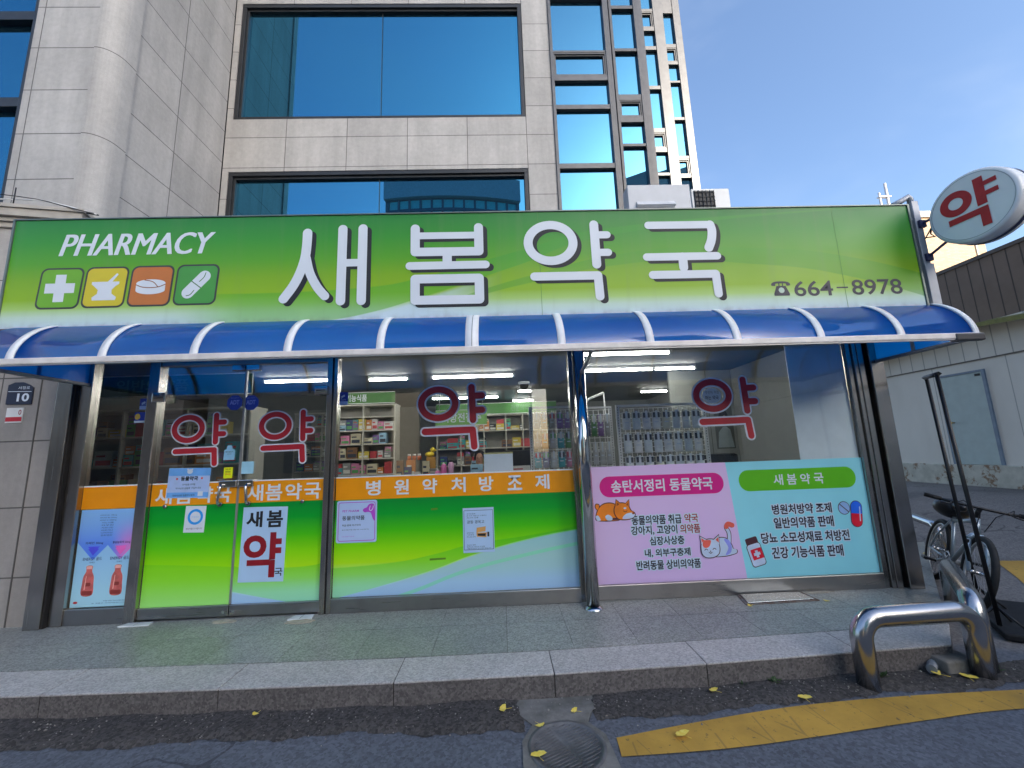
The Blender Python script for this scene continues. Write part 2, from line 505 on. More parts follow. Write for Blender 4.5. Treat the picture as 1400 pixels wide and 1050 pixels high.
M_rubber = plain('black_rubber', (.018, .018, .018), .8, var=.25, bump=.2)
M_white = plain('white_paint', (.72, .73, .73), .45, var=.05)
M_offwhite = plain('cream_shelf', (.56, .54, .47), .5, var=.05)
M_paper = plain('white_paper', (.66, .73, .82), .7, var=.03)
M_vinylw = plain('white_vinyl', (.70, .76, .84), .4, var=.03)
M_navy = plain('navy_ink', (.012, .012, .03), .5, var=.05)
M_ink = plain('black_ink', (.010, .010, .014), .5, var=.05)
M_red = plain('red_vinyl', (.50, .016, .030), .42, var=.06)
M_redmid = plain('red_print', (.33, .035, .04), .5, var=.06)
M_pane = glass('clear_pane', (.965, .98, .975), 1.5, .9, .015, wav=.05)
M_doorpane = glass('door_pane', (.95, .97, .97), 1.5, 1.1, .14, wav=.05)
M_mirror = glass('blue_mirror_pane', (0, 0, 0), 1.6, .5, .55, (.075, .34, .56), (.012, .03, .045), wav=.06)
M_mirror2 = glass('blue_mirror_pane_bays', (0, 0, 0), 1.6, .5, .55, (.13, .39, .60), (.012, .03, .045), wav=.10)

m = Mat('blue_polycarbonate', .10, 0, 1.0)
dust_ = m.noise(5, 6, .7, stretch=(1, 1, .5)).ss(.50, .76) * .16 + ((m.z * -1.0 + 2.44).ss(0, .10) * m.noise(11, 5).ss(.40, .65)) * .30
m.color(m.mix(dust_, m.mix(m.noise(1.1, 4).ss(.3, .7), (.014, .165, .60), (.032, .25, .70)), (.32, .38, .46)))
tr = m.t.nodes.new('ShaderNodeBsdfTranslucent'); tr.inputs[0].default_value = (.05, .62, 1.0, 1)
tp = m.t.nodes.new('ShaderNodeBsdfTransparent'); tp.inputs[0].default_value = (.03, .32, .80, 1)
m1 = m.t.nodes.new('ShaderNodeMixShader'); m1.inputs[0].default_value = .60
m2 = m.t.nodes.new('ShaderNodeMixShader'); m2.inputs[0].default_value = .22
m.t.links.new(m.b.outputs[0], m1.inputs[1]); m.t.links.new(tr.outputs[0], m1.inputs[2])
m.t.links.new(m1.outputs[0], m2.inputs[1]); m.t.links.new(tp.outputs[0], m2.inputs[2])
m.t.links.new(m2.outputs[0], m.t.nodes['Material Output'].inputs[0])
m.b.inputs['Coat Weight'].default_value = 1.0; m.b.inputs['Coat IOR'].default_value = 1.75; m.b.inputs['Coat Roughness'].default_value = .05
m.bump(m.noise(2.2, 3, .5, stretch=(1, 2, 2)), .25, .03)
M_canopy = m.m
M_tube = emit('lamp_tube', (1.0, .98, .93), 13.0)

# ------------------------------------------------------------------ ground
def hgt(x, y): 
    u = min(1, max(0, (x - 5.6) / 4.6)); return .43 * u * u * (3 - 2 * u)
def steps(a, b, n): return [a + (b - a) * i / n for i in range(n + 1)]
gx = [-300, -80, -30, -14] + steps(-9, 5.4, 24) + steps(5.7, 10.6, 20) + [12, 20, 50, 120, 300]
gy = [-300, -90, -40, -20, -10] + steps(-6, 6, 24) + [8, 10, 14, 20, 40, 100, 300]
g = MB()
g.add([(x, y, hgt(x, y)) for y in gy for x in gx], [(j * len(gx) + i, j * len(gx) + i + 1, (j + 1) * len(gx) + i + 1, (j + 1) * len(gx) + i) for j in range(len(gy) - 1) for i in range(len(gx) - 1)], True)
tag(g.build('road', M_road), kind='structure')

# kerb line (slightly bowed, as laid)
KX = [(-9, -1.02), (-3.2, -1.165), (-1.815, -1.208), (-.72, -1.236), (.294, -1.231), (1.27, -1.204), (2.33, -1.152), (3.02, -1.125)]
SX = [(-9, -.70), (-3.2, -.845), (-1.815, -.892), (-.72, -.922), (.294, -.920), (1.27, -.885), (2.33, -.842), (3.28, -.80)]
def ip(tab, x):
    for (a, b), (c, d) in zip(tab, tab[1:]):
        if x <= c: return b + (d - b) * (x - a) / (c - a)
    return tab[-1][1]
# old rough asphalt between road surface and kerb, lumpy and ragged
def strip(x0, x1, yo, nx, seed, name='gutter'):
    rnd = random.Random(seed); ny = 14; mb = MB(); vs = []
    ph = [rnd.uniform(0, 6) for _ in range(6)]
    for i in range(nx + 1):
        x = x0 + (x1 - x0) * i / nx
        e = yo(x) + .018 * math.sin(7 * x + ph[0]) + .010 * math.sin(23 * x + ph[1]) + .006 * math.sin(61 * x + ph[2]) + rnd.uniform(-.005, .005)
        top = ip(KX, min(3.0, x)) + .03
        for j in range(ny + 1):
            y = e + (top - e) * j / ny
            edge = min(1, j / 2.0) * min(1, i / 3.0, (nx - i) / 3.0)
            z = .005 + edge * (.012 + .006 * math.sin(9 * x + 5 * y + ph[3]) + rnd.uniform(-.0035, .0035))
            vs.append((x + rnd.uniform(-.004, .004), y, z if edge else .003))
    mb.add(vs, [(i * (ny + 1) + j, (i + 1) * (ny + 1) + j, (i + 1) * (ny + 1) + j + 1, i * (ny + 1) + j + 1) for i in range(nx) for j in range(ny)], True)
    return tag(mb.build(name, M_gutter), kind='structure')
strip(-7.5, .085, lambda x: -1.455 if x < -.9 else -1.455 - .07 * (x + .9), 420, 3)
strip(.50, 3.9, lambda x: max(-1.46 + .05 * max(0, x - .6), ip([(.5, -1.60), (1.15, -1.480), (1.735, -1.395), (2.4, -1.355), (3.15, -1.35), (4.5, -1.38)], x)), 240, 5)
m = Mat('worn_concrete', .85)
m.color(m.mix(m.noise(6, 6, .7).ss(.3, .7), (.12, .115, .10), (.23, .22, .20))); m.bump(m.noise(70, 4), .4, .006)
M_conc = m.m
c = MB()
c.prism([(-.15, -1.30), (.05, -1.36), (.13, -1.47), (.065, -1.60), (.06, -1.85), (.54, -1.85), (.525, -1.58), (.45, -1.47), (.50, -1.36), (.80, -1.26), (.80, -1.17), (-.15, -1.17)], -.02, .0085)
tag(c.build('concrete_apron', M_conc), kind='structure')

# granite platform
def clip(poly, a, b, c):                               # keep a*x + b*y <= c
    out = []
    for i, p in enumerate(poly):
        q = poly[(i + 1) % len(poly)]
        dp, dq = a * p[0] + b * p[1] - c, a * q[0] + b * q[1] - c
        if dp <= 0: out.append(p)
        if dp * dq < 0:
            u = dp / (dp - dq); out.append((p[0] + (q[0] - p[0]) * u, p[1] + (q[1] - p[1]) * u))
    return out
PX0, PY0, PX1, PY1 = 3.03, -1.13, 5.40, 1.30
ea, eb = (PY1 - PY0), -(PX1 - PX0)
ec = ea * PX0 + eb * PY0
pv = MB()
j = 0.004
def lineset(tab, x): return ip(tab, x)
edges = [-7.6, -7.06, -6.52, -5.98, -5.44, -4.9, -4.36, -3.82, -3.27, -2.73, -2.18, -1.63, -1.09, -.54, 0.0, .48, .96, 1.45, 1.93, 2.42, 2.95, 3.5, 4.05, 4.6, 5.2, 5.8]
for i, (a, b) in enumerate(zip(edges, edges[1:])):
    far = .14 if b < 3.9 else 1.6
    ya, yb = (ip(SX, min(a, 3.28)), ip(SX, min(b, 3.28)))
    rows = [(None, -.42), (-.42, far)]
    for lo, hi in rows:
        l0, l1 = (ya, yb) if lo is None else (lo, lo)
        pl = [(a + j / 2, l0 + j), (b - j / 2, l1 + j), (b - j / 2, hi - j / 2), (a + j / 2, hi - j / 2)]
        pl = clip(pl, ea, eb, ec - .004)
        if len(pl) >= 3: pv.prism(pl, .10, .150)
PV = tag(pv.build('pavement', M_slab), kind='structure')
bed = MB().prism(clip([(-7.7, -.98)] + [(x, y + .05) for x, y in KX[1:]] + [(3.02, -1.06), (6, 1.5), (6, 1.6), (-7.7, .2)], ea, eb, ec - .03), -.05, .146)
tag(bed.build('pavement_bed', M_kerbface), kind='structure')
kt, kf = MB(), MB()
KJ = [-8.4, -7.3, -6.2, -5.12, -4.04, -2.93, -1.815, -.72, .294, 1.29, 2.36, 3.025]
for a, b in zip(KJ, KJ[1:]):
    q = 4
    xs = [a + .003 + (b - a - .006) * i / q for i in range(q + 1)]
    end = PX0 + (PX1 - PX0) * .135 if b > 3 else None
    top = [(x, ip(KX, x)) for x in xs] + [(x if not (end and i == 0) else end, ip(SX, min(x, 3.28)) - .003) for i, x in enumerate(reversed(xs))]
    kt.prism(top, .138, .150)
    kf.prism([(x, y + .004) if k < len(xs) else (x, y) for k, (x, y) in enumerate(top)], -.03, .1375)
tag(kt.build('kerb', M_kerb, bevel=.004), kind='structure')
tag(kf.build('kerb_face', M_kerbface), kind='structure')
sl = MB()                                              # tooth grooves cut at the ramp end of the platform
for k in range(3):
    o = .10 + .07 * k
    sl.add([(4.62 - o * .7, .62 + o * .5 - .12, .1505), (4.64 - o * .7, .61 + o * .5 - .12, .1505), (5.02 - o * .7, 1.02 + o * .5, .1505), (5.0 - o * .7, 1.03 + o * .5, .1505)], [(0, 1, 2, 3)])
tag(sl.build('pavement_grooves', M_kerbface), kind='structure')

# yellow lines
def ribbon(c1, c2, z, n=40):
    a, b = smooth_open(c1, n // len(c1) + 2), smooth_open(c2, n // len(c1) + 2)
    mb = MB(); vs = []
    for p, q in zip(a, b): vs += [(p[0], p[1], z + hgt(*p)), (q[0], q[1], z + hgt(*q))]
    mb.add(vs, [(2 * i + 1, 2 * i, 2 * i + 2, 2 * i + 3) for i in range(len(a) - 1)][::-1])
    return mb
tag(ribbon([(.575, -1.609), (1.15, -1.505), (1.735, -1.425), (2.4, -1.39), (3.15, -1.39), (4.5, -1.42)], [(.563, -1.748), (1.1, -1.735), (1.62, -1.687), (2.3, -1.61), (2.93, -1.559), (4.4, -1.56)], .0055).build('yellow_line', M_yellow), kind='structure')
tag(ribbon([(6.05, 1.10), (5.90, .92), (5.6, .55), (5.2, .10), (4.8, -.4), (4.3, -1.0)], [(6.35, .98), (6.15, .78), (5.85, .45), (5.45, .0), (5.0, -.5), (4.5, -1.1)], .006).build('yellow_edge_line', M_yellow), kind='structure')

# ------------------------------------------------------------------ shop building
X0, X1, RZ = -4.25, 3.90, 3.95
shop = thing('pharmacy_building', 'single storey pharmacy annex with stainless door columns under the green signboard', 'shop', (-.2, 0, .15))
M_floor = plain('interior_floor', (.34, .33, .31), .3, var=.06)
M_ceil = plain('interior_ceiling', (.17, .18, .18), .8, var=.04)
M_inwall = plain('interior_wall', (.26, .27, .255), .7, var=.05)
M_fascia = plain('fascia_sheet', (.22, .23, .24), .5, var=.1)
MB().box(-6.1, X1, .08, 6.3, .06, .152).build('floor', M_floor, shop)
MB().box(-6.1, X1, .095, 6.3, 2.75, 2.9).build('ceiling', M_ceil, shop)
w = MB(); w.box(-6.2, X1, 6.3, 6.45, .05, 2.899); w.box(-6.2, -6.1, .10, 6.3, .05, 2.899); w.box(X1 - .12, X1 - .02, .10, 6.3, .05, RZ)
w.build('wall', M_inwall, shop)
MB().box(X0 - .1, X1, .0, 6.5, 3.96, 4.02).build('roof', M_fascia, shop)
MB().box(X0 - .05, X1 + .01, -.03, .09, 2.56, 3.94).build('fascia', M_fascia, shop)
# stainless corner columns, jambs and sill
def jamb(x0, x1, y0, y1, z0=.15, z1=2.62): return MB().box(x0, x1, y0, y1, z0, z1)
jamb(-4.24, -4.10, -.10, .05).build('corner_column', M_inox, shop, bevel=.006)
jamb(-4.10, -4.085, -.08, .05).build('dark_joint', M_black, shop)
jamb(-4.085, -3.965, -.05, .05).build('corner_column', M_inox, shop, bevel=.006)
jamb(-3.435, -3.335, -.045, .06).build('jamb', M_inox, shop, bevel=.004)
jamb(-1.705, -1.655, -.045, .06).build('jamb', M_inox, shop, bevel=.004)
jamb(-1.655, -1.64, -.03, .05).build('dark_joint', M_black, shop)
jamb(-1.64, -1.605, -.04, .06).build('jamb', M_inox, shop, bevel=.004)
jamb(.70, .745, -.03, .06).build('jamb', M_inox, shop, bevel=.004)
jamb(.80, .865, -.03, .06).build('jamb', M_inox, shop, bevel=.004)
jamb(3.605, 3.655, -.03, .06).build('jamb', M_inox, shop, bevel=.004)
jamb(3.66, 3.70, -.05, .06).build('jamb', M_inox, shop, bevel=.004)
jamb(3.70, 3.755, -.06, .06).build('jamb', M_inox, shop, bevel=.004)
jamb(3.755, 3.785, -.03, .06).build('dark_joint', M_black, shop)
jamb(3.785, 3.925, -.10, .14).build('corner_column', M_inox, shop, bevel=.006)
for a, b in ((-3.335, -1.705),):
    MB().box(a, b, -.03, .05, 2.50, 2.565).build('head_rail', M_inoxh, shop, bevel=.004)
MB().box(-3.335, -1.705, -.02, .05, .10, .158).build('threshold', M_inoxh, shop)

# printed films
def film_green(name, xs, zb, zt, U=None, L=None, T=None, white=True):
    m = Mat(name, .32, 0, .4)
    v = (m.z * -1.0 + zt) * (1 / (zt - zb))
    st = [(0, E(0, 112, 40)), (.16, E(2, 128, 34)), (.34, E(55, 158, 8)), (.52, E(112, 182, 4)), (.66, E(142, 190, 18)), (.78, E(150, 196, 110)), (.90, E(152, 190, 200)), (1, E(150, 186, 222))]
    if not white: st = [(0, E(0, 118, 40)), (.18, E(4, 132, 30)), (.42, E(70, 165, 6)), (.64, E(126, 186, 4)), (.84, E(130, 188, 50)), (1, E(140, 192, 88))]
    c = v.ramp(st)
    g2 = v.ramp([(0, E(0, 120, 44)), (.5, E(58, 160, 24)), (.75, E(90, 178, 40)), (1, E(118, 194, 120))])
    if U:
        u = m.x.curve(U)
        k = (u - m.z).ss(-.004, .006)
        if L:
            l = m.x.curve(L); k = k * (m.z - l).ss(-.004, .004)
            c = m.mix((l - m.z).ss(-.004, .02) * .75, c, E(152, 188, 222))
        c = m.mix(k * (.62 if L else .45), c, g2)
    if T:
        tt = m.x.curve(T); d = (tt - m.z)._m('ABSOLUTE')
        c = m.mix((d * -1.0 + .016).ss(-.004, .004) * .6, c, E(100, 186, 140))
    m.color(c)
    m.rough((m.noise(5, 4) - .5) * .12 + .30)
    return m.m
M_or = plain('orange_film', E(226, 146, 8), .32, var=.04)
M_film_mid = film_green('green_film_mid', 0, .28, 1.145, U=[(-1.62, .535), (-1.03, .566), (-.66, .623), (-.295, .70), (.295, .765), (.71, .828)], L=[(-1.62, .26), (-1.03, .392), (-.66, .489), (-.295, .606), (.295, .74), (.71, .80)], T=[(-1.62, .10), (-.856, .303), (-.37, .461), (.148, .572), (.71, .666)])
M_film_dl = film_green('green_film_door', 0, .262, 1.155, U=[(-3.33, .635), (-2.9, .612), (-2.52, .585)], white=False)
M_film_dr = film_green('green_film_door_pale', 0, .262, 1.155, U=[(-2.52, .60), (-2.1, .56), (-1.7, .60)], L=[(-2.52, .37), (-2.2, .30), (-1.7, .20)])
M_bandtrim = plain('pale_band_edge', E(225, 232, 235), .4, var=.02)

GY = 0.0                                               # outer face of the glass
def pane(x0, x1, z0, z1, parent, mt=None): return MB().box(x0, x1, GY, GY + .010, z0, z1).build('pane', mt or M_pane, parent)

def rounded_yak(red, white, x0, x1, z0, z1, y):
    """the large word for medicine, round strokes with a white border, fitted to a box"""
    w_, h_ = x1 - x0, z1 - z0
    fx = lambda a: x0 + (a - 150) / 512 * w_
    fz = lambda b: z1 - (b - 276) / 508 * h_
    u = w_ / 512
    for mb, ex in ((white, 12 * u), (red, 0)):
        r = 23.5 * u + ex
        mb.ring(fx(308), fz(428), 124 * u, 104 * h_ / 508, r)
        mb.line([(fx(553), fz(312)), (fx(560), fz(553))], r)
        mb.line([(fx(560), fz(378)), (fx(628), fz(376))], r); mb.line([(fx(562), fz(482)), (fx(628), fz(482))], r)
        mb.line([(fx(211), fz(629)), (fx(556), fz(624)), (fx(566), fz(744))], r)

def yak_on(parent, boxd):
    wh, rd = Ink(GY - .0020), Ink(GY - .0045)
    rounded_yak(rd, wh, *boxd, 0)
    a = wh.build('red_lettering_border', M_vinylw, parent, fix=False)
    rd.build('red_lettering', M_red, parent, fix=False)

# mid window
wm = thing('display_window', 'wide middle shop window with green film reading 병원약처방조제 on an orange band', 'window', (-.45, 0, .15))
pane(-1.605, .70, .27, 2.56, wm)
MB().box(-1.605, .70, -.035, .03, .15, .275).build('sill', M_inoxh, wm, bevel=.004)
MB().flat([(-1.600, .278), (.698, .278), (.698, 1.146), (-1.600, 1.146)], GY - .0012).build('green_film', M_film_mid, wm)
MB().flat([(-1.600, 1.146), (.698, 1.146), (.692, 1.352), (-1.600, 1.352)], GY - .0016).build('orange_film', M_or, wm)
MB().flat([(-1.600, 1.352), (.692, 1.352), (.692, 1.364), (-1.600, 1.364)], GY - .0018).build('film_edge', M_bandtrim, wm)
lt = MB()
for ch, cx in zip('병원약처방조제', (-1.244, -.974, -.703, -.427, -.158, .12, .387)):
    put_text(lt, ch, cx - .070, cx + .070, 1.180, 1.322, GY - .0030, .022)
lt.build('band_lettering', M_vinylw, wm, fix=False)
yak_on(wm, (-.833, -.135, 1.559, 2.255))
for px, pz, pw in ((-.66, 1.03, .03), (-.63, .575, .075)):   # old tape marks
    MB().flat([(px - pw, pz - .008), (px + pw, pz - .004), (px + pw, pz + .012), (px - pw, pz + .010)], GY - .0030).build('tape_mark', plain('old_tape', E(70, 110, 20), .6), wm)

# left narrow window
wl = thing('display_window', 'narrow left shop window with two red bottles on its poster', 'window', (-3.7, 0, .15))
pane(-3.965, -3.435, .20, 2.56, wl)
MB().box(-3.965, -3.435, -.035, .03, .15, .285).build('sill', M_inoxh, wl, bevel=.004)
MB().flat([(-3.962, 1.150), (-3.437, 1.150), (-3.437, 1.354), (-3.962, 1.354)], GY - .0016).build('orange_film', plain('orange_film_dull', E(205, 128, 8), .32, var=.04), wl)
MB().flat([(-3.962, 1.354), (-3.437, 1.354), (-3.437, 1.366), (-3.962, 1.366)], GY - .0018).build('film_edge', M_bandtrim, wl)
m = Mat('energy_poster_print', .35)
ex = ((m.x + 3.80)._m('ABSOLUTE') * .9 + .70 - m.z).ss(-.004, .004)
u = (m.z - .70) * 2.2
base = m.mix(u.ss(0, 1), E(70, 110, 205), E(130, 180, 232))
base = m.mix(((m.x + 3.66) * 5.5).ss(0, 1) * ((m.z * -1.0 + 1.1) * 2.4).ss(0, 1), base, E(196, 108, 172))
arrow = ((m.x + 3.82)._m('ABSOLUTE') * 1.0 + .72 - m.z).mn(0)
v1 = ((m.x + 3.80)._m('ABSOLUTE') * 1.05 + .695)
v2 = ((m.x + 3.555)._m('ABSOLUTE') * 1.05 + .695)
inside = (m.z - v1.mn(v2)).ss(-.003, .003)
m.color(m.mix(inside, m.mix((m.z * 1.0).ss(.3, .8), E(150, 196, 214), E(140, 188, 225)), base))
MB().flat([(-3.952, .292), (-3.440, .292), (-3.440, 1.146), (-3.952, 1.146)], GY - .0012).build('poster_film', m.m, wl)
for cx, cl_, lab in ((-3.80, E(66, 66, 190), 'arrow_print'), (-3.555, E(200, 90, 170), 'arrow_print')):
    MB().flat([(cx - .055, .815), (cx - .035, .795), (cx - .05, .795), (cx, .735), (cx + .05, .795), (cx + .035, .795), (cx + .055, .815)], GY - .0024).build('arrow_print', plain('arrow_%d' % int(cl_[0] * 999), cl_, .4), wl)
bt = MB()
M_btl = plain('red_bottle_print', E(158, 78, 74), .35, var=.25, scale=20); M_btl2 = plain('dark_bottle_print', E(110, 40, 36), .35)
for cx in (-3.815, -3.56):
    Ink(GY - .0026).p(cat_poly([(cx - .048, .395), (cx + .048, .395), (cx + .05, .50), (cx + .046, .555), (cx + .026, .60), (cx + .028, .645), (cx - .028, .645), (cx - .026, .60), (cx - .046, .555), (cx - .05, .50)], 4)).build('bottle_print', M_btl, wl, fix=False)
    Ink(GY - .0034).p(rrect(cx - .026, cx + .026, .618, .645, .004)).p([(cx - .030, .44), (cx - .020, .44), (cx - .016, .56), (cx - .022, .56)]).build('bottle_highlight_print', plain('bottle_pale', E(206, 150, 140), .35), wl, fix=False)
    Ink(GY - .0030).p(rrect(cx - .046, cx + .046, .395, .43, .008)).p(rrect(cx - .025, cx + .025, .47, .50, .01)).build('bottle_label_print', M_btl2, wl, fix=False)
tx = MB()
rows = ['비타민 B1 100mg', '비타민 B2 50mg', '비타민 C 1000mg', '이노시톨', '타우린', '카르니틴', '아르기닌', '나이아신', '판토텐산']
for i, r_ in enumerate(rows):
    w_ = .075 if i < 3 else .052
    put_text(tx, r_, -3.70 - w_, -3.70 + w_, 1.085 - .0225 * i, 1.099 - .0225 * i, GY - .0028, .0)
for cx, a in ((-3.80, '카페인 30mg'), (-3.555, '홍삼농축액 50mg')):
    put_text(tx, a, cx - .08, cx + .08, .832, .858, GY - .0032, .01)
    put_text(tx, 'ENERGY 골드', cx - .085, cx + .085, .692, .722, GY - .0028, .01)
    put_text(tx, '카페인', cx - .025, cx + .025, .668, .682, GY - .0028, .0)
put_text(tx, '자세한 내용은 약사와 상담하세요', -3.66, -3.47, .335, .345, GY - .0028, .0)
put_text(tx, '본 제품은 의약외품입니다', -3.76, -3.47, .318, .326, GY - .0028, .0)
tx.build('poster_lettering', plain('poster_ink', E(30, 40, 90), .5), wl, fix=False)
Ink(GY - .0028).p(ell(-3.905, .333, .020, .010)).build('poster_logo', M_red, wl, fix=False)

# right window
wr = thing('display_window', 'right shop window with pink and turquoise lower film and a white board behind its glass', 'window', (2.2, 0, .15))
pane(.865, 3.605, .27, 2.56, wr)
MB().box(.865, 3.605, -.035, .03, .15, .285).build('sill', M_inoxh, wr, bevel=.004)
m = Mat('pink_film_print', .34)
vo = m.t.nodes.new('ShaderNodeTexVoronoi'); vo.inputs['Scale'].default_value = 5.5; m.t.links.new(m.co, vo.inputs['Vector'])
dd = V(m.t, vo.outputs['Distance'])
rg = ((dd - .17)._m('ABSOLUTE')).lt(.010)
m.color(m.mix(rg * .30, m.mix(m.noise(1.2, 2).ss(.3, .7), E(190, 166, 202), E(184, 158, 198)), E(200, 195, 225)))
MB().flat([(.87, .286), (2.300, .286), (2.215, 1.372), (.87, 1.372)], GY - .0012).build('pink_film', m.m, wr)
MB().flat([(2.300, .286), (3.602, .286), (3.602, 1.372), (2.215, 1.372)], GY - .0012).build('turquoise_film', plain('turquoise_film', E(122, 188, 200), .34, var=.05, scale=1.5), wr)
MB().box(3.000, 3.598, .016, .024, 1.366, 2.55).build('white_board', plain('pale_board', (.72, .80, .86), .45, var=.05), wr)
Ink(GY - .0022).p(rrect(.945, 2.177, 1.078, 1.276, .097)).build('pink_heading', plain('magenta_print', E(172, 20, 108), .4, var=.03), wr, fix=False)
Ink(GY - .0022).p(rrect(2.331, 3.515, 1.085, 1.288, .098)).build('green_heading', plain('green_print', E(72, 150, 12), .4, var=.03), wr, fix=False)
text('송탄서정리 동물약국', 1.058, 2.067, 1.117, 1.238, GY - .0034, M_vinylw, wr, 'heading_lettering', .022)
hd = MB()
for i, ch in enumerate('새봄약국'): put_text(hd, ch, 2.678 + .137 * i, 2.678 + .137 * i + .098, 1.133, 1.237, GY - .0034, .02)
hd.build('heading_lettering', M_vinylw, wr, fix=False)
halo_p = plain('pale_blue_halo', E(206, 226, 242), .4, var=.02)
def lines(rows, x_halo):
    h, n, rd = MB(), MB(), MB()
    for body, x0, x1, z0, z1, ink in rows:
        for q_ in range(8): put_text(h, body, x0 + .010 * math.cos(q_ * PI / 4), x1 + .010 * math.cos(q_ * PI / 4), z0 + .010 * math.sin(q_ * PI / 4), z1 + .010 * math.sin(q_ * PI / 4), GY - .0022 - .00008 * q_, .02)
        put_text(n if ink == 'n' else rd, body, x0, x1, z0, z1, GY - .0036, .026)
    h.build('lettering_halo', halo_p, wr, fix=False)
    n.build('lettering', M_navy, wr, fix=False)
    if rd.v: rd.build('red_lettering', M_redmid, wr, fix=False)
lines([('동물의약품 취급', 1.236, 1.722, .809, .897, 'n'), ('약국', 1.752, 1.886, .817, .897, 'r'), ('강아지, 고양이', 1.221, 1.672, .713, .801, 'n'), ('의약품', 1.700, 1.896, .716, .801, 'r'),
       ('심장사상충', 1.394, 1.730, .618, .698, 'n'), ('내, 외부구충제', 1.337, 1.779, .509, .586, 'n'), ('반려동물 상비의약품', 1.248, 1.867, .398, .484, 'n')], 0)
lines([('병원처방약 조제', 2.625, 3.222, .854, .950, 'n'), ('일반의약품 판매', 2.626, 3.222, .724, .826, 'n'), ('당뇨 소모성재료 처방전', 2.482, 3.357, .589, .690, 'n'), ('건강 기능식품 판매', 2.568, 3.272, .449, .555, 'n')], 0)
# sleeping dog, sleeping cat, bottle, tablet, capsule
def prints(layers, parent, name):
    y = GY - .0026
    for poly, mt in layers:
        ik = Ink(y)
        for q in poly: ik.p(q)
        ik.build(name, mt, parent, fix=False); y -= .0012
O_ = plain('outline_print', E(60, 30, 40), .45); TAN = plain('tan_print', E(200, 112, 24), .45); TAND = plain('brown_print', E(120, 60, 24), .45); WHP = plain('white_print', E(196, 214, 238), .45)
RDP = plain('coral_print', E(196, 84, 70), .45); BLP = plain('blue_print', E(20, 84, 190), .45); REDP = plain('scarlet_print', E(178, 14, 40), .45); LAV = plain('lavender_print', E(124, 130, 200), .45)
def grow(poly, d):
    cx = sum(p[0] for p in poly) / len(poly); cz = sum(p[1] for p in poly) / len(poly)
    out = []
    for x, z in poly:
        l = math.hypot(x - cx, z - cz) + 1e-6; out.append((x + (x - cx) / l * d, z + (z - cz) / l * d))
    return out
bdy = cat_poly([(.905, .868), (.895, .905), (.915, .960), (.955, 1.005), (1.01, 1.022), (1.07, 1.015), (1.11, .98), (1.13, .93), (1.12, .868), (1.02, .862)], 4)
head = cat_poly([(1.085, .905), (1.075, .955), (1.095, 1.005), (1.14, 1.020), (1.185, 1.012), (1.215, .985), (1.232, .950), (1.262, .932), (1.270, .905), (1.245, .880), (1.19, .868), (1.12, .872)], 4)
tail = cat_poly([(.912, .965), (.893, .99), (.900, 1.016), (.926, 1.010), (.924, .985)], 4)
ear1 = [(1.085, .985), (1.098, 1.050), (1.140, 1.012)]; ear2 = [(1.180, 1.005), (1.222, 1.046), (1.220, .985)]
prints([([grow(tail, .008), grow(bdy, .009)], O_), ([tail, bdy], TAN), ([cat_poly([(1.02, .868), (1.06, .885), (1.12, .88), (1.13, .866)], 4), grow(head, .009), grow(ear1, .012), grow(ear2, .012)], O_),
        ([head, ear1, ear2], TAN),
        ([cat_poly([(1.150, .872), (1.165, .905), (1.205, .925), (1.262, .925), (1.268, .900), (1.235, .876)], 4), cat_poly([(.90, .866), (.888, .905), (.912, .912), (.930, .885), (.932, .866)], 4), cat_poly([(1.00, .866), (.980, .900), (1.01, .918), (1.045, .895), (1.045, .866)], 4), ell(1.178, .972, .014, .009)], WHP),
        ([ell(1.256, .922, .013, .010), stroke(smooth_open([(1.160, .948), (1.178, .938), (1.196, .946)]), .0035), [(1.098, .995), (1.104, 1.030), (1.126, 1.010)], [(1.192, 1.002), (1.214, 1.028), (1.214, .992)]], TAND)], wr, 'dog_print')
cb_ = cat_poly([(1.99, .500), (1.98, .58), (2.02, .645), (2.09, .662), (2.15, .645), (2.185, .590), (2.195, .560), (2.228, .548), (2.225, .520), (2.19, .508), (2.1, .494)], 4)
chd = cat_poly([(1.892, .520), (1.885, .570), (1.898, .625), (1.945, .650), (2.005, .650), (2.050, .622), (2.062, .570), (2.048, .520), (2.00, .492), (1.93, .490)], 4)
ct_ = stroke(smooth_open([(2.165, .62), (2.172, .70), (2.152, .755), (2.172, .785), (2.208, .772)]), .015)
e1 = [(1.890, .610), (1.884, .682), (1.945, .648)]; e2 = [(2.015, .648), (2.066, .688), (2.064, .600)]
prints([([stroke(smooth_open([(2.165, .62), (2.172, .70), (2.152, .755), (2.172, .785), (2.208, .772)]), .022), grow(cb_, .008)], O_), ([ct_, cb_], WHP),
        ([cat_poly([(2.115, .645), (2.160, .640), (2.184, .580), (2.165, .520), (2.115, .505), (2.150, .57)], 4)], LAV), ([stroke(smooth_open([(2.152, .762), (2.172, .787), (2.212, .774)]), .022)], RDP),
        ([grow(chd, .008), grow(e1, .012), grow(e2, .012)], O_), ([chd, e1, e2], WHP),
        ([cat_poly([(1.900, .600), (1.912, .640), (1.950, .648), (1.985, .640), (1.965, .590), (1.925, .575)], 4), [(1.893, .625), (1.892, .668), (1.925, .648)], [(2.030, .646), (2.060, .672), (2.060, .620)]], RDP),
        ([stroke(smooth_open([(1.915, .556), (1.930, .566), (1.945, .556)]), .0032), stroke(smooth_open([(1.995, .560), (2.010, .570), (2.025, .560)]), .0032), ell(1.970, .545, .006, .005), stroke(smooth_open([(1.955, .535), (1.970, .526), (1.985, .535)]), .003)], O_)], wr, 'cat_print')
rb = lambda p: rot2(p, 2.41, .515, 14)
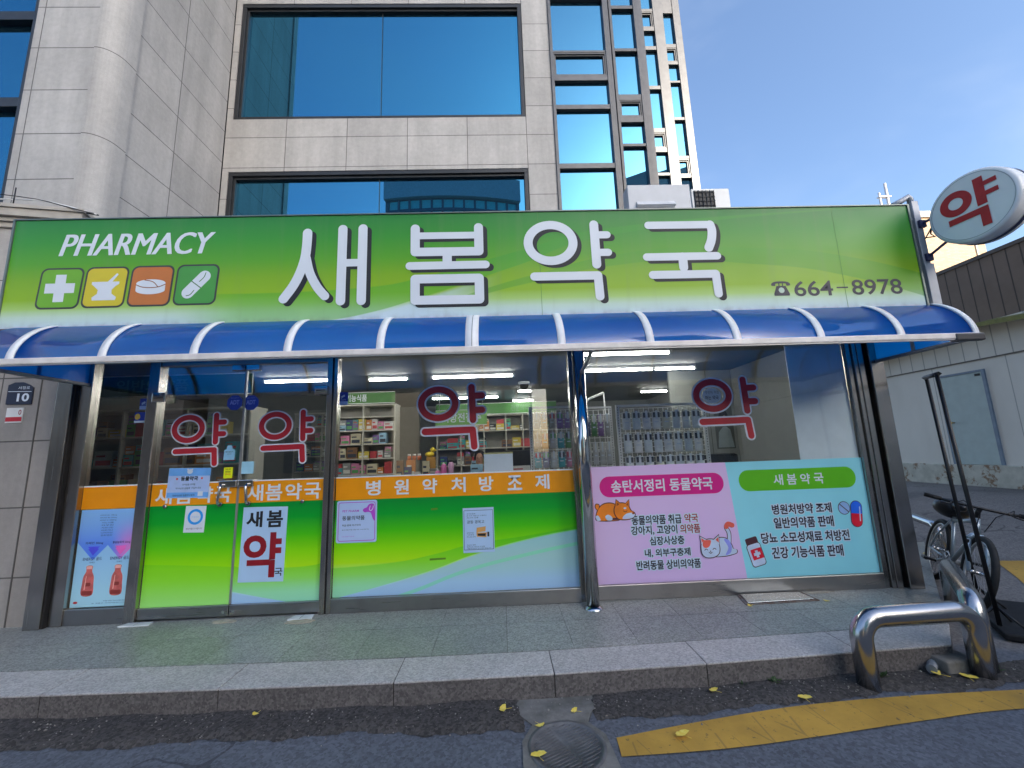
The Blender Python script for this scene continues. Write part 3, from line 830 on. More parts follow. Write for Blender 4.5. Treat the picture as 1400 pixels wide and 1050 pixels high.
prints([([rb(rrect(2.338, 2.482, .385, .600, .03)), rb(rrect(2.350, 2.470, .585, .655, .015))], O_), ([rb(rrect(2.345, 2.475, .392, .594, .026))], WHP), ([rb(rrect(2.366, 2.474, .450, .548, .006))], REDP),
        ([rb([(2.405, .466), (2.432, .466), (2.432, .532), (2.405, .532)]), rb([(2.386, .486), (2.451, .486), (2.451, .512), (2.386, .512)])], WHP)], wr, 'medicine_bottle_print')
prints([([ell(3.346, .892, .061, .063)], O_), ([ell(3.346, .892, .055, .057)], plain('tablet_print', E(140, 176, 220), .45)), ([stroke([(3.308, .928), (3.346, .892), (3.384, .856)], .004)], O_)], wr, 'tablet_print')
rc = lambda p: rot2(p, 3.462, .832, -6)
prints([([rc(rrect(3.403, 3.521, .706, .958, .058))], O_), ([rc(rrect(3.409, 3.515, .712, .952, .052))], BLP), ([rc([(3.409, .835), (3.409, .764)] + [(3.462 + .053 * math.cos(R(180 + 15 * i)), .765 + .053 * math.sin(R(180 + 15 * i))) for i in range(13)] + [(3.515, .835)])], REDP), ([rc(stroke([(3.494, .77), (3.494, .83), (3.494, .90)], .005))], WHP)], wr, 'capsule_print')
yak_on(wr, (1.951, 2.644, 1.573, 2.246))

# glass doors
def door(x0, x1, hx, label, film, lets, boxd, lock):
    d = thing('glass_door', label, 'door', ((x0 + x1) / 2, 0, .18))
    pane(x0, x1, .20, 2.495, d, M_doorpane)
    MB().box(x0, x1, -.022, .032, .165, .262).build('bottom_rail', M_inoxh, d, bevel=.004)
    MB().flat([(x0 + .004, .263), (x1 - .004, .263), (x1 - .004, 1.156), (x0 + .004, 1.156)], GY - .0012).build('green_film', film, d)
    MB().flat([(x0 + .004, 1.156), (x1 - .004, 1.156), (x1 - .004, 1.354), (x0 + .004, 1.354)], GY - .0016).build('orange_film', M_or, d)
    MB().flat([(x0 + .004, 1.354), (x1 - .004, 1.354), (x1 - .004, 1.366), (x0 + .004, 1.366)], GY - .0018).build('film_edge', M_bandtrim, d)
    l = MB()
    for ch, cx in zip('새봄약국', lets): put_text(l, ch, cx - .078, cx + .078, 1.170, 1.322, GY - .0030, .02)
    l.build('band_lettering', M_vinylw, d, fix=False)
    yak_on(d, boxd)
    s_ = 1 if hx > (x0 + x1) / 2 else -1
    h = MB(); h.tube([(hx, -.008, 1.335), (hx, -.055, 1.330), (hx, -.065, 1.300), (hx - s_ * .012, -.066, 1.20), (hx - s_ * .012, -.060, 1.165), (hx - s_ * .012, -.008, 1.155)], .0125, 12)
    h.lathe([(.020, -.030), (.020, .0)], (hx - s_ * .012, -.010, 1.155), 14, 'y')
    h.build('handle', M_polish, d)
    e0, e1 = (x1 - .17, x1 - .004) if s_ > 0 else (x0 + .004, x0 + .145)
    MB().box(e0, e1, -.030, -.004, 1.308, 1.372).build('lock_case', M_polish, d, bevel=.006)
    MB().box((x0 if s_ < 0 else x1 - .13), (x0 + .13 if s_ < 0 else x1), -.028, .03, 2.44, 2.497).build('pivot_fitting', M_polish, d, bevel=.005)
    k = MB(); k.lathe([(.019, 0), (.019, -.014), (.012, -.020)], (lock, -.003, 1.152), 14, 'y'); k.build('lock_stud', M_polish, d)
    k = MB(); k.lathe([(.014, 0), (.014, -.008)], (x1 - .04 if s_ > 0 else x0 + .04, -.022, .205), 12, 'y'); k.build('bolt', M_polish, d)
    MB().box(x0 - .001 if s_ < 0 else x1 - .006, x0 + .006 if s_ < 0 else x1 + .001, -.010, .018, .27, 2.45).build('edge_strip', M_alu, d)
    return d
door(-3.333, -2.524, -2.655, 'left glass door leaf partly covered by the pale blue animal pharmacy poster', M_film_dl, (-3.213, -3.024, -2.834, -2.663), (-3.210, -2.665, 1.494, 2.040), -3.185)
door(-2.518, -1.707, -2.418, 'right glass door leaf bearing the tall white poster with black and red letters', M_film_dr, (-2.363, -2.185, -2.0, -1.822), (-2.378, -1.827, 1.498, 2.044), -1.908)

# polished round column
pc = thing('steel_column', 'polished round stainless column standing between the middle and right windows', 'column', (.776, -.19, .15))
MB().cyl((.776, -.19, .15), (.776, -.19, 2.78), .057, n=28).build('shaft', M_polish, pc)
k = MB(); k.lathe([(.086, .15), (.086, .156), (.062, .172), (.058, .175)], (.776, -.19, 0), 28, 'z', cap=False); k.build('base_ring', M_polish, pc)
MB().tube([(.79, -.22, 2.28), (.80, -.32, 2.30), (.80, -.60, 2.36), (.76, -.94, 2.37)], .018, 10).build('bracket_arm', M_alu, pc)

# ------------------------------------------------------------------ stickers and posters on the glass
def sheet(name, label, cat, x0, x1, z0, z1, mt, y=GY - .0042, tilt=0, th=.0008, rr=0, group=None):
    p = thing(name, label, cat, ((x0 + x1) / 2, y, z0), group=group)
    pl = rrect(x0, x1, z0, z1, rr) if rr else [(x0, z0), (x1, z0), (x1, z1), (x0, z1)]
    if tilt: pl = rot2(pl, (x0 + x1) / 2, (z0 + z1) / 2, tilt)
    MB().slab(pl, y - th, y).build('sheet', mt, p)
    return p, y - th - .0006
p, y = sheet('poster', 'pale blue animal pharmacy poster covering part of the left door lettering', 'poster', -3.185, -2.795, 1.222, 1.502, plain('poster_pale', E(168, 192, 235), .5), tilt=-1.2, y=GY - .006)
MB().flat([(-3.180, 1.432), (-2.79, 1.424), (-2.79, 1.496), (-3.180, 1.504)], y).build('blue_header', plain('poster_sky', E(100, 160, 222), .5), p)
MB().flat([(-3.186, 1.232), (-2.798, 1.224), (-2.798, 1.270), (-3.186, 1.278)], y).build('blue_footer', plain('poster_sky', E(100, 160, 222), .5), p)
b = Ink(y - .0006); b.p(ell(-2.985, 1.468, .026, .022)); b.p(ell(-3.006, 1.488, .008, .008)); b.p(ell(-2.964, 1.488, .008, .008)); b.build('bear_print', M_paper, p, fix=False)
text('동물약국', -3.065, -2.905, 1.382, 1.424, y - .0006, M_ink, p, bold=.035)
text('반려동물 의약품', -3.045, -2.925, 1.338, 1.356, y - .0006, M_navy, p, bold=.0)
text('약사님과 상담후 구입하세요', -3.105, -2.870, 1.304, 1.322, y - .0006, M_navy, p, bold=.0)
text('대한약사회 동물약국협회', -3.13, -2.925, 1.240, 1.256, y - .0012, M_navy, p, bold=.0)
Ink(y - .0012).p(rrect(-2.895, -2.848, 1.236, 1.280, .004)).build('badge_print', M_paper, p, fix=False)
for fx_ in (-3.10, -2.868): Ink(y - .0012).p(ell(fx_, 1.402, .010, .010)).build('flower_print', RDP, p, fix=False)
p, y = sheet('poster', 'small white poster with a blue ring below the animal pharmacy poster', 'poster', -2.998, -2.808, .905, 1.146, M_paper, tilt=-1.5)
Ink(y).ring(-2.900, 1.046, .060, .060, .011).build('ring_print', plain('cyan_ring', E(30, 136, 214), .4), p, fix=False)
text('지혈용품', -2.934, -2.866, 1.038, 1.054, y, plain('faint_ink', E(130, 160, 205), .5), p, bold=0)
text('폐의약품 수거합니다', -2.978, -2.830, .932, .948, y, M_navy, p, bold=0)
p, y = sheet('poster', 'tall white poster reading 새봄 in black above a big dark red 약', 'poster', -2.462, -2.048, .443, 1.113, plain('poster_white', E(168, 200, 232), .5, var=.03), tilt=-.8)
l = MB(); put_text(l, '새', -2.425, -2.275, .930, 1.075, y, .03); put_text(l, '봄', -2.235, -2.085, .925, 1.078, y, .03); put_text(l, '국', -2.137, -2.065, .490, .560, y, .015); l.build('lettering', M_ink, p, fix=False)
text('약', -2.435, -2.085, .480, .880, y, plain('deep_red_print', E(112, 10, 22), .45), p, 'red_lettering', .028)
p, y = sheet('poster', 'white rounded poster with a purple border and purple dog head', 'poster', -1.583, -1.204, .755, 1.140, plain('poster_lilac', E(170, 194, 232), .5, var=.03), rr=.02)
PUR = plain('purple_print', E(140, 56, 158), .45)
k = Ink(y)
o_, i_ = rrect(-1.568, -1.219, .770, 1.125, .02), rrect(-1.562, -1.225, .776, 1.119, .016)
k.v += [(x, k.y, z) for x, z in o_ + i_]; n_ = len(o_); k.f += [(i, (i + 1) % n_, (i + 1) % n_ + n_, i + n_) for i in range(n_)]; k.sm += [False] * n_
k.build('border_print', PUR, p, fix=False)
Ink(y - .0005).p(cat_poly([(-1.338, 1.045), (-1.330, 1.062), (-1.300, 1.075), (-1.285, 1.098), (-1.255, 1.108), (-1.232, 1.095), (-1.226, 1.04), (-1.226, .95), (-1.245, .975), (-1.262, 1.02), (-1.29, 1.03), (-1.32, 1.028)], 4)).build('dog_head_print', PUR, p, fix=False)
Ink(y - .0012).curve([(-1.268, 1.085), (-1.276, 1.055), (-1.262, 1.042), (-1.244, 1.062), (-1.240, 1.085)], .003).build('dog_ear_print', M_paper, p, fix=False)
text('PET PHARM', -1.530, -1.375, 1.034, 1.054, y, PUR, p, bold=.02)
text('동물의약품', -1.530, -1.320, .960, 1.000, y, M_ink, p, bold=.015)
text('취급·판매 허가약국', -1.530, -1.355, .905, .923, y, M_ink, p, bold=.01)
text('올바른 동물의약품 사용을 위한 약사와 함께 하는', -1.530, -1.275, .868, .878, y, M_navy, p, bold=0)
text('대한동물약국협회', -1.530, -1.415, .808, .817, y, PUR, p, bold=0)
p, y = sheet('poster', 'white notice with a thin dark border and a photo of an open gift box', 'poster', -.388, -.092, .622, 1.030, plain('notice_white', E(172, 202, 236), .5, var=.03), tilt=.3)
k = Ink(y); 
for a, b_ in (((-.378, .648), (-.102, .648)), ((-.102, .648), (-.102, 1.006)), ((-.102, 1.006), (-.378, 1.006)), ((-.378, 1.006), (-.378, .648))): k.p(capsule(a, b_, .0018, 3))
k.build('border_print', M_navy, p, fix=False)
for bd, z, x1_ in (('원기보충에', .975, -.27), ('온 가족 겨울나기 스태미너', .957, -.165), ('최고의 선물', .939, -.24), ('면역력 증강', .800, -.285), ('기력회복', .782, -.285), ('항노화 보약', .764, -.27), ('최고의 명약', .690, -.27), ('품격있는 당신의 건강을', .674, -.185), ('새봄약국에서 만나실수있습니다', .658, -.125)):
    text(bd, -.352, x1_, z - .006, z + .006, y, M_navy, p, bold=0)
text('광동 경옥고', -.350, -.185, .885, .915, y, M_navy, p, bold=.005)
b = Ink(y); b.p([(-.262, .800), (-.176, .812), (-.172, .856), (-.258, .846)]); b.p([(-.258, .764), (-.168, .756), (-.160, .800), (-.262, .800)]); b.build('gift_box_print', plain('gold_print', E(170, 128, 70), .45), p, fix=False)
b = Ink(y - .001); b.p([(-.248, .772), (-.176, .767), (-.172, .792), (-.252, .792)]); b.p([(-.158, .764), (-.140, .762), (-.140, .805), (-.158, .805)]); b.build('box_content_print', M_ink, p, fix=False)
# small stickers
SB = plain('security_sticker', E(46, 66, 150), .35); SBl = plain('cctv_sticker', E(22, 46, 130), .35)
for cx, cz, lb in ((-2.618, 2.120, 'blue octagon security sticker on the edge of the left door leaf'), (-2.460, 2.116, 'blue octagon security sticker on the edge of the right door leaf')):
    p = thing('security_sticker', lb, 'sticker', (cx, GY - .004, cz), group='octagon stickers on the doors')
    MB().slab([(cx + .078 * math.cos(R(22.5 + 45 * i)), cz + .078 * math.sin(R(22.5 + 45 * i))) for i in range(8)], GY - .0028, GY - .002).build('sheet', SB, p)
    text('ADT', cx - .045, cx + .045, cz - .018, cz + .026, GY - .0036, plain('sticker_pale', E(140, 160, 220), .4), p, bold=.03)
    text('SECURITY', cx - .04, cx + .04, cz + .042, cz + .052, GY - .0036, plain('sticker_pale', E(140, 160, 220), .4), p, bold=0)
for x0, x1, z0, z1, lb in ((-1.596, -1.510, 2.064, 2.193, 'dark blue camera notice sticker at the top left of the middle window'), (-3.530, -3.450, 2.080, 2.188, 'dark blue camera notice sticker high on the narrow left window')):
    p, y = sheet('camera_sticker', lb, 'sticker', x0, x1, z0, z1, SBl, group='camera notice stickers')
    k = Ink(y); k.p(rot2(rrect(x0 + .018, x0 + .055, z1 - .052, z1 - .034, .004), x0 + .036, z1 - .043, 30)); k.p(capsule((x0 + .022, z1 - .064), (x0 + .030, z1 - .050), .003)); k.build('camera_print', M_paper, p, fix=False)
    Ink(y).p([(x0 + .002, z0 + .002), (x1 - .002, z0 + .002), (x1 - .002, z0 + .036), (x0 + .002, z0 + .036)]).build('pale_footer', plain('poster_pale', E(168, 192, 235), .5), p, fix=False)
    text('CCTV', x0 + .02, x1 - .02, z0 + .044, z0 + .058, y, M_paper, p, bold=0)
p, y = sheet('card_sticker', 'small blue and white card sticker with a yellow hand on the narrow left window', 'sticker', -3.567, -3.446, 1.950, 2.055, SBl)
Ink(y).p([(-3.566, 1.951), (-3.447, 1.951), (-3.447, 1.972), (-3.566, 1.972)]).build('white_footer', M_paper, p, fix=False)
Ink(y).p(cat_poly([(-3.558, 1.990), (-3.562, 2.02), (-3.545, 2.040), (-3.520, 2.035), (-3.512, 2.0), (-3.535, 1.982)], 4)).build('hand_print', plain('yellow_print', E(226, 180, 60), .45), p, fix=False)
p, y = sheet('yellow_sticker', 'small bright yellow sticker beside the door handles', 'sticker', -2.670, -2.588, 1.392, 1.494, plain('lemon_print', E(210, 220, 20), .4))
for i in range(3): text(('약국', '영업중', '09-19')[i], -2.655, -2.605, 1.470 - .024 * i, 1.484 - .024 * i, y, M_ink if i < 2 else REDP, p, bold=.01)
p = thing('bottle_sticker', 'pale blue bottle shaped sticker above the yellow sticker', 'sticker', (-2.632, GY - .004, 1.563))
MB().slab([(-2.684, 1.565), (-2.580, 1.565), (-2.578, 1.655), (-2.592, 1.668), (-2.606, 1.670), (-2.606, 1.690), (-2.614, 1.703), (-2.650, 1.703), (-2.658, 1.690), (-2.658, 1.668), (-2.680, 1.660)], GY - .0048, GY - .004).build('sheet', plain('ice_blue_print', E(140, 192, 222), .4), p)
text('폐의약품수거', -2.668, -2.596, 1.634, 1.648, GY - .0056, M_navy, p, bold=.01)
text('안내', -2.650, -2.612, 1.616, 1.626, GY - .0056, M_navy, p, bold=.0)
sheet('paper_note', 'blank pale blue square note on the right door leaf beside the handles', 'note', -2.506, -2.390, 1.428, 1.544, plain('note_blue', E(150, 200, 222), .5))
p, y = sheet('white_notice', 'plain white sheet standing inside the middle window above the orange band', 'notice', -.176, .110, 1.340, 1.546, M_paper, y=.022)
MB().flat([(-.176, 1.532), (.110, 1.532), (.110, 1.548), (-.176, 1.548)], y).build('yellow_strip', plain('straw_strip', (.5, .46, .2), .5), p)
p = thing('round_sign_disc', 'round white lettered disc inside the ring of the rightmost red letters', 'notice', (2.168, .014, 1.96))
MB().slab(ell(2.168, 2.045, .098, .080), .013, .014).build('sheet', M_paper, p)  # disc in place of a round sign showing in the glass
text('주인이 직접', 2.10, 2.24, 2.062, 2.095, .0118, M_ink, p, bold=0); text('하는 약국', 2.095, 2.235, 2.000, 2.045, .0118, M_ink, p, bold=.02)
for x0, x1, z0, z1, lb in ((-3.366, -3.243, 2.140, 2.235, 'blue lit glass clamp at the top of the left door jamb'), (-1.815, -1.690, 2.170, 2.255, 'blue lit glass clamp at the top of the right door jamb')):
    p = thing('door_closer', lb.replace('blue lit glass clamp', 'small steel closer box'), 'door closer', (x0, -.05, z0), group='closer boxes on the door jambs')
    MB().box(x0, x1, -.075, -.047, z0, z1).build('case', M_polish, p, bevel=.006); MB().box(x0 + .02, x1 - .02, -.080, -.0755, z0 + .035, z0 + .042).build('seam', M_black, p)

# ------------------------------------------------------------------ signboard
SGY = -.20
sg = thing('signboard', 'long green pharmacy signboard with big white Hangul letters above the blue awning', 'signboard', (-.19, SGY, 2.867))
sx0, sx1, sz0, sz1 = -4.765, 4.385, 2.868, 3.990
m = Mat('signboard_print', .42, 0, .35, 'Object')
mx_, mz = m.x - .19, m.z + 2.867
v = (mz * -1.0 + sz1) * (1 / (sz1 - sz0))
c = v.ramp([(0, D(42, 126, 58)), (.22, D(58, 146, 48)), (.42, D(86, 160, 34)), (.58, D(124, 172, 24)), (.75, D(140, 182, 26)), (.83, D(166, 204, 110)), (.90, D(192, 218, 200)), (1, D(194, 216, 228))])
g2 = v.ramp([(0, D(54, 146, 50)), (.45, D(66, 158, 42)), (.75, D(96, 174, 42)), (1, D(132, 192, 100))])
A = mx_.curve([(-4.8, 3.30), (-3.4, 3.20), (-2.45, 3.17), (-1.27, 3.21), (-.78, 3.29), (-.39, 3.39), (.3, 3.58), (1.2, 3.80), (4.4, 4.0)])
B = mx_.curve([(-4.8, 2.60), (-1.68, 2.87), (-1.23, 2.95), (-.78, 3.08), (-.49, 3.17), (.2, 3.40), (1.2, 3.72), (4.4, 4.0)])
k = (A - mz).ss(-.006, .006) * (mz - B).ss(-.006, .006) * (mx_ + 3.3).ss(0, .9)
c = m.mix(k * .75, c, g2)
c = m.mix((B - mz).ss(-.006, .05) * (mx_ * -1.0 + .1).ss(0, .9) * (mx_ + 2.4).ss(0, .3) * .8, c, D(200, 220, 232))
T = mx_.curve([(-.6, 2.98), (0, 3.17), (.49, 3.29), (1.2, 3.44), (1.93, 3.50), (2.6, 3.46), (3.1, 3.42), (3.55, 3.34), (4.4, 3.10)])
hw = ((mx_ * .022) + .03).mx(.012)
k = (hw - (T - mz)._m('ABSOLUTE')).ss(-.005, .005)
c = m.mix(k * .55 * (mx_ + .6).ss(0, .4), c, D(76, 158, 40))
k = ((mx_ + 4.8) * .2 + 2.83 - mz).ss(-.01, .01) * (mx_ * -1.0 - 2.6).ss(0, 1.0)
dirt = m.noise(2.5, 5, .6, stretch=(3, 3, .25)).ss(.45, .85)
c = m.mix(dirt * .18, c, D(120, 140, 100))
edge = (v - .93).ss(0, .07) * m.noise(9, 4).ss(.35, .7)
c = m.mix(edge * .35, c, D(110, 115, 105))
m.color(c); m.rough((m.noise(3, 4) - .5) * .2 + .40)
m.bump(m.noise(1.1, 2), .05, .02)
MB().box(sx0, sx1, SGY, SGY + .24, sz0, sz1).build('board', m.m, sg)
for x_ in (-4.6, -3.1, -1.6, -.1, 1.4, 2.9, 4.2):
    for z_ in (sz0 + .10, sz1 - .12): MB().box(x_ - .025, x_ + .025, SGY + .241, SGY + .765, z_ - .025, z_ + .025).build('strut', plain('strut_grey', (.3, .31, .32), .5, .4), sg)
M_sgframe = plain('sign_frame', (.16, .19, .18), .4, .5, var=.1)
f = MB(); f.box(sx0 - .02, sx1 + .02, SGY - .012, -.03, sz1 + .001, sz1 + .012); f.box(sx0 - .02, sx0 - .001, SGY - .012, -.03, sz0, sz1); f.box(sx1 + .001, sx1 + .02, SGY - .012, -.03, sz0, sz1)
f.build('frame', M_sgframe, sg)
f = MB(); f.box(sx0 - .02, sx1 + .02, SGY - .008, -.03, sz0 - .030, sz0 - .001); f.build('bottom_rail', plain('sign_rail_dark', (.05, .055, .06), .5), sg)
f = MB()
for sx in (.444, 3.560): f.box(sx, sx + .004, SGY - .0012, SGY - .0002, sz0, sz1)
f.build('panel_seam', plain('seam_green', D(60, 130, 50), .5), sg)
M_let = plain('sign_letter_white', (.66, .715, .78), .4, var=.03, scale=3)
M_sh = plain('sign_letter_shadow', (.010, .012, .017), .6)
r = .046
def sae(k, o=(0, 0)):
    q = lambda pts: [(a + o[0], b + o[1]) for a, b in pts]
    k.curve(q([(-1.892, 3.800), (-1.893, 3.690), (-1.905, 3.534), (-1.945, 3.380), (-2.006, 3.240), (-2.095, 3.105)]), r * 1.02)
    k.curve(q([(-1.893, 3.53), (-1.850, 3.368), (-1.774, 3.222), (-1.695, 3.125)]), r * .95)
    k.line(q([(-1.540, 3.835), (-1.540, 3.070)]), r); k.line(q([(-1.338, 3.838), (-1.338, 3.068)]), r); k.line(q([(-1.53, 3.469), (-1.345, 3.469)]), r * .86)
def bom(k, o=(0, 0)):
    q = lambda pts: [(a + o[0], b + o[1]) for a, b in pts]
    k.line(q([(-.811, 3.825), (-.811, 3.570), (-.168, 3.566), (-.168, 3.828)]), r); k.line(q([(-.811, 3.745), (-.168, 3.743)]), r * .80)
    k.line(q([(-.489, 3.567), (-.490, 3.425)]), r); k.line(q([(-.865, 3.421), (-.105, 3.421)]), r * .9)
    k.line(q([(-.810, 3.280), (-.172, 3.278), (-.172, 3.055), (-.810, 3.058), (-.810, 3.280)]), r)
def yak(k, o=(0, 0)):
    q = lambda pts: [(a + o[0], b + o[1]) for a, b in pts]
    k.ring(.565 + o[0], 3.642 + o[1], .230, .197, r)
    k.line(q([(1.022, 3.835), (1.024, 3.398)]), r); k.line(q([(1.03, 3.719), (1.150, 3.719)]), r * .86); k.line(q([(1.03, 3.526), (1.150, 3.525)]), r * .86)
    k.line(q([(.385, 3.280), (1.028, 3.278), (1.034, 3.055)]), r * .96)
def guk(k, o=(0, 0)):
    q = lambda pts: [(a + o[0], b + o[1]) for a, b in pts]
    k.line(q([(1.590, 3.815), (2.240, 3.812)]), r * .9); k.curve(q([(2.240, 3.812), (2.252, 3.74), (2.235, 3.64), (2.198, 3.555)]), r)
    k.line(q([(1.545, 3.464), (2.275, 3.463)]), r * .9); k.line(q([(1.915, 3.461), (1.914, 3.345)]), r)
    k.line(q([(1.590, 3.269), (2.238, 3.268), (2.242, 3.055)]), r * .93)
for fn in (sae, bom, yak, guk):
    a = Ink(SGY - .0015); fn(a, (.042, -.030)); a.build('letter_shadow', M_sh, sg, fix=False)
    a = Ink(SGY - .0050); fn(a); a.build('letter', M_let, sg, fix=False)
vs, fs = text_mesh('PHARMACY', .0)
t_ = MB()
for q_ in range(5): put_text(t_, 'PHARMACY', -4.300 + .004 * (q_ - 2), -2.86 + .004 * (q_ - 2), 3.600, 3.832, SGY - .0020 - .0003 * q_, .0)
t_.v = [(x + (z - 3.6) * .22, y_, z) for x, y_, z in t_.v]
t_.build('pharmacy_lettering', M_let, sg, fix=False)
ic = [(-4.462, -4.050, D(110, 172, 30)), (-4.032, -3.622, D(206, 190, 32)), (-3.600, -3.188, D(190, 112, 46)), (-3.164, -2.752, D(70, 150, 60))]
M_icb = plain('icon_border', (.045, .05, .045), .5)
for i, (a, b_, cc_) in enumerate(ic):
    z0, z1 = 3.055 + .003 * i, 3.478 + .003 * i
    sh = lambda p: [(x + (z - z0) * .05, z) for x, z in p]
    Ink(SGY - .0015).p(sh(rrect(a, b_, z0, z1, .065))).build('icon_border', M_icb, sg, fix=False)
    Ink(SGY - .0025).p(sh(rrect(a + .018, b_ - .018, z0 + .018, z1 - .018, .052))).build('icon_tile', plain('icon_%d' % i, cc_, .42, var=.04), sg, fix=False)
    cx, cz = (a + b_) / 2 + .01, (z0 + z1) / 2
    k, e = Ink(SGY - .0035), Ink(SGY - .0050)
    if i == 0: k.p([(cx - .05, cz - .14), (cx + .05, cz - .14), (cx + .05, cz + .14), (cx - .05, cz + .14)]); k.p([(cx - .14, cz - .05), (cx + .14, cz - .05), (cx + .14, cz + .05), (cx - .14, cz + .05)])
    if i == 1:
        k.p([(cx - .11, cz - .135), (cx + .11, cz - .135), (cx + .115, cz - .105), (cx + .07, cz - .07), (cx + .065, cz - .03), (cx + .10, cz + .01), (cx + .13, cz + .03), (cx + .13, cz + .055), (cx - .13, cz + .055), (cx - .13, cz + .03), (cx - .10, cz + .005), (cx - .065, cz - .03), (cx - .07, cz - .07), (cx - .115, cz - .105)])
        k.p([(cx + .015, cz + .05), (cx + .06, cz + .05), (cx + .115, cz + .13), (cx + .098, cz + .142)])
    if i == 2:
        k.p(ell(cx, cz + .025, .140, .042)); k.p([(cx - .14, cz + .025)] + [(cx - .14 * math.cos(R(9 * j_)), cz - .045 - .042 * math.sin(R(9 * j_))) for j_ in range(21)] + [(cx + .14, cz + .025)])
        e.curve([(cx - .138, cz + .012), (cx - .08, cz - .012), (cx, cz - .02), (cx + .08, cz - .012), (cx + .138, cz + .012)], .004); e.curve([(cx - .06, cz + .06), (cx + .02, cz + .04), (cx + .07, cz - .012)], .004)
    if i == 3:
        k.p(capsule((cx - .075, cz - .085), (cx + .075, cz + .085), .058))
        e.curve([(cx - .045, cz + .035), (cx, cz), (cx + .045, cz - .035)], .0045); e.curve([(cx - .085, cz - .115), (cx - .05, cz - .105), (cx - .015, cz - .06)], .004); e.curve([(cx + .085, cz + .12), (cx + .07, cz + .075), (cx + .03, cz + .03)], .004)
    k.build('icon_symbol', M_let, sg, fix=False)
    if e.v: e.build('icon_line', plain('icon_line_%d' % i, tuple(x * .5 for x in cc_), .5), sg, fix=False)
# telephone symbol
M_tel = plain('tel_navy', (.010, .012, .035), .5)
k = Ink(SGY - .0020)
k.p(cat_poly([(2.800, 3.128), (2.804, 3.152), (2.84, 3.168), (2.897, 3.172), (2.955, 3.168), (2.990, 3.152), (2.994, 3.128), (2.955, 3.124), (2.950, 3.146), (2.897, 3.149), (2.845, 3.146), (2.838, 3.124)], 3))
k.p([(2.872, 3.155), (2.884, 3.155), (2.884, 3.12), (2.872, 3.12)]); k.p([(2.910, 3.155), (2.922, 3.155), (2.922, 3.12), (2.910, 3.12)])
k.p([(2.818, 3.018), (2.978, 3.018), (2.978, 3.040), (2.945, 3.122), (2.850, 3.122), (2.818, 3.040)])
k.build('telephone_symbol', M_tel, sg, fix=False)
Ink(SGY - .0040).p(ell(2.897, 3.075, .030, .030)).build('telephone_dial', plain('tel_dial', D(186, 210, 190), .5), sg, fix=False)
text('664', 3.030, 3.435, 3.006, 3.170, SGY - .0020, M_tel, sg, 'phone_number', .012)
MB().flat([(3.475, 3.083), (3.595, 3.083), (3.595, 3.098), (3.475, 3.098)], SGY - .0020).build('phone_dash', M_tel, sg)
text('8978', 3.635, 4.165, 3.006, 3.172, SGY - .0020, M_tel, sg, 'phone_number', .012)

sg.location = (-.1656, -.70, 2.698); sg.scale = (.8716, .8716, .8716)   # hung on a deep frame over the awning

# ------------------------------------------------------------------ awning
aw = thing('awning', 'curved blue polycarbonate awning with white ribs along the shop front', 'awning', (-.1, -.5, 2.32))
PR = [(-.02, 2.790), (-.30, 2.785), (-.52, 2.760), (-.68, 2.712), (-.79, 2.650), (-.87, 2.575), (-.925, 2.495), (-.955, 2.415), (-.965, 2.345)]
PR = smooth_open(PR, 3)
NRM = []
for i in range(len(PR)):
    d_ = (Vector(PR[min(i + 1, len(PR) - 1)]) - Vector(PR[max(i - 1, 0)])).normalized(); NRM.append((d_.y, -d_.x))
ax0, ax1 = -4.02, 3.90
cv = MB(); xs = [ax0, -2.6, -.5, 2, ax1]; n = len(PR); vs = []
for k_ in (0, 1):
    for x in xs:
        for (y, z), (ny, nz) in zip(PR, NRM): vs.append((x, y + ny * .005 * k_, z + nz * .005 * k_))
m_ = len(xs) * n; fs = []
for i in range(len(xs) - 1):
    for j_ in range(n - 1): a = i * n + j_; fs += [(a, a + 1, a + n + 1, a + n), (m_ + a, m_ + a + n, m_ + a + n + 1, m_ + a + 1)]
    a = i * n; fs += [(a, a + n, m_ + a + n, m_ + a), (a + n - 1, m_ + a + n - 1, m_ + a + 2 * n - 1, a + 2 * n - 1)]
for i in (0, len(xs) - 1):
    for j_ in range(n - 1): a = i * n + j_; fs.append((a, m_ + a, m_ + a + 1, a + 1))
cv.add(vs, fs, True); cv.build('canopy', M_canopy, aw)
M_rib = plain('awning_rib', (.80, .81, .82), .4, .0, var=.08)
M_arm = plain('awning_arm', (.16, .17, .18), .45, .4)
sgn = 1 if NRM[2][1] > 0 else -1
def rib(w_, o0, o1):
    mb = MB(); vs = []
    for (y, z), (ny, nz) in zip(PR, NRM):
        for s_ in (-1, 1):
            for o_ in (o0, o1): vs.append((s_ * w_ / 2, y + sgn * ny * o_, z + sgn * nz * o_))
    fs = []
    for i in range(len(PR) - 1):
        a = i * 4; b_ = a + 4
        fs += [(a, a + 2, b_ + 2, b_), (a + 1, b_ + 1, b_ + 3, a + 3), (a, b_, b_ + 1, a + 1), (a + 2, a + 3, b_ + 3, b_ + 2)]
    fs += [(0, 1, 3, 2), (len(vs) - 4, len(vs) - 2, len(vs) - 1, len(vs) - 3)]
    return mb.add(vs, fs, True)
def hang(o, x): o.parent = aw; o.location = Vector((x, 0, 0)) - aw.location; return o
RX = [-3.70, -3.02, -2.336, -1.629, -.92, .50, 1.206, 1.909, 2.593, 3.256]
rb0 = hang(rib(.060, .0055, .014).build('rib', M_rib, None), RX[0])
for x in RX[1:]: cp(rb0, aw, location=Vector((x, 0, 0)) - aw.location)
hang(rib(.105, .0055, .016).build('joint_rib', M_rib, None), -.207)
hang(rib(.004, .0165, .018).build('joint_seam', M_black, None), -.207)
hang(rib(.045, .0055, .018).build('end_rib', M_rib, None), ax1 - .02)
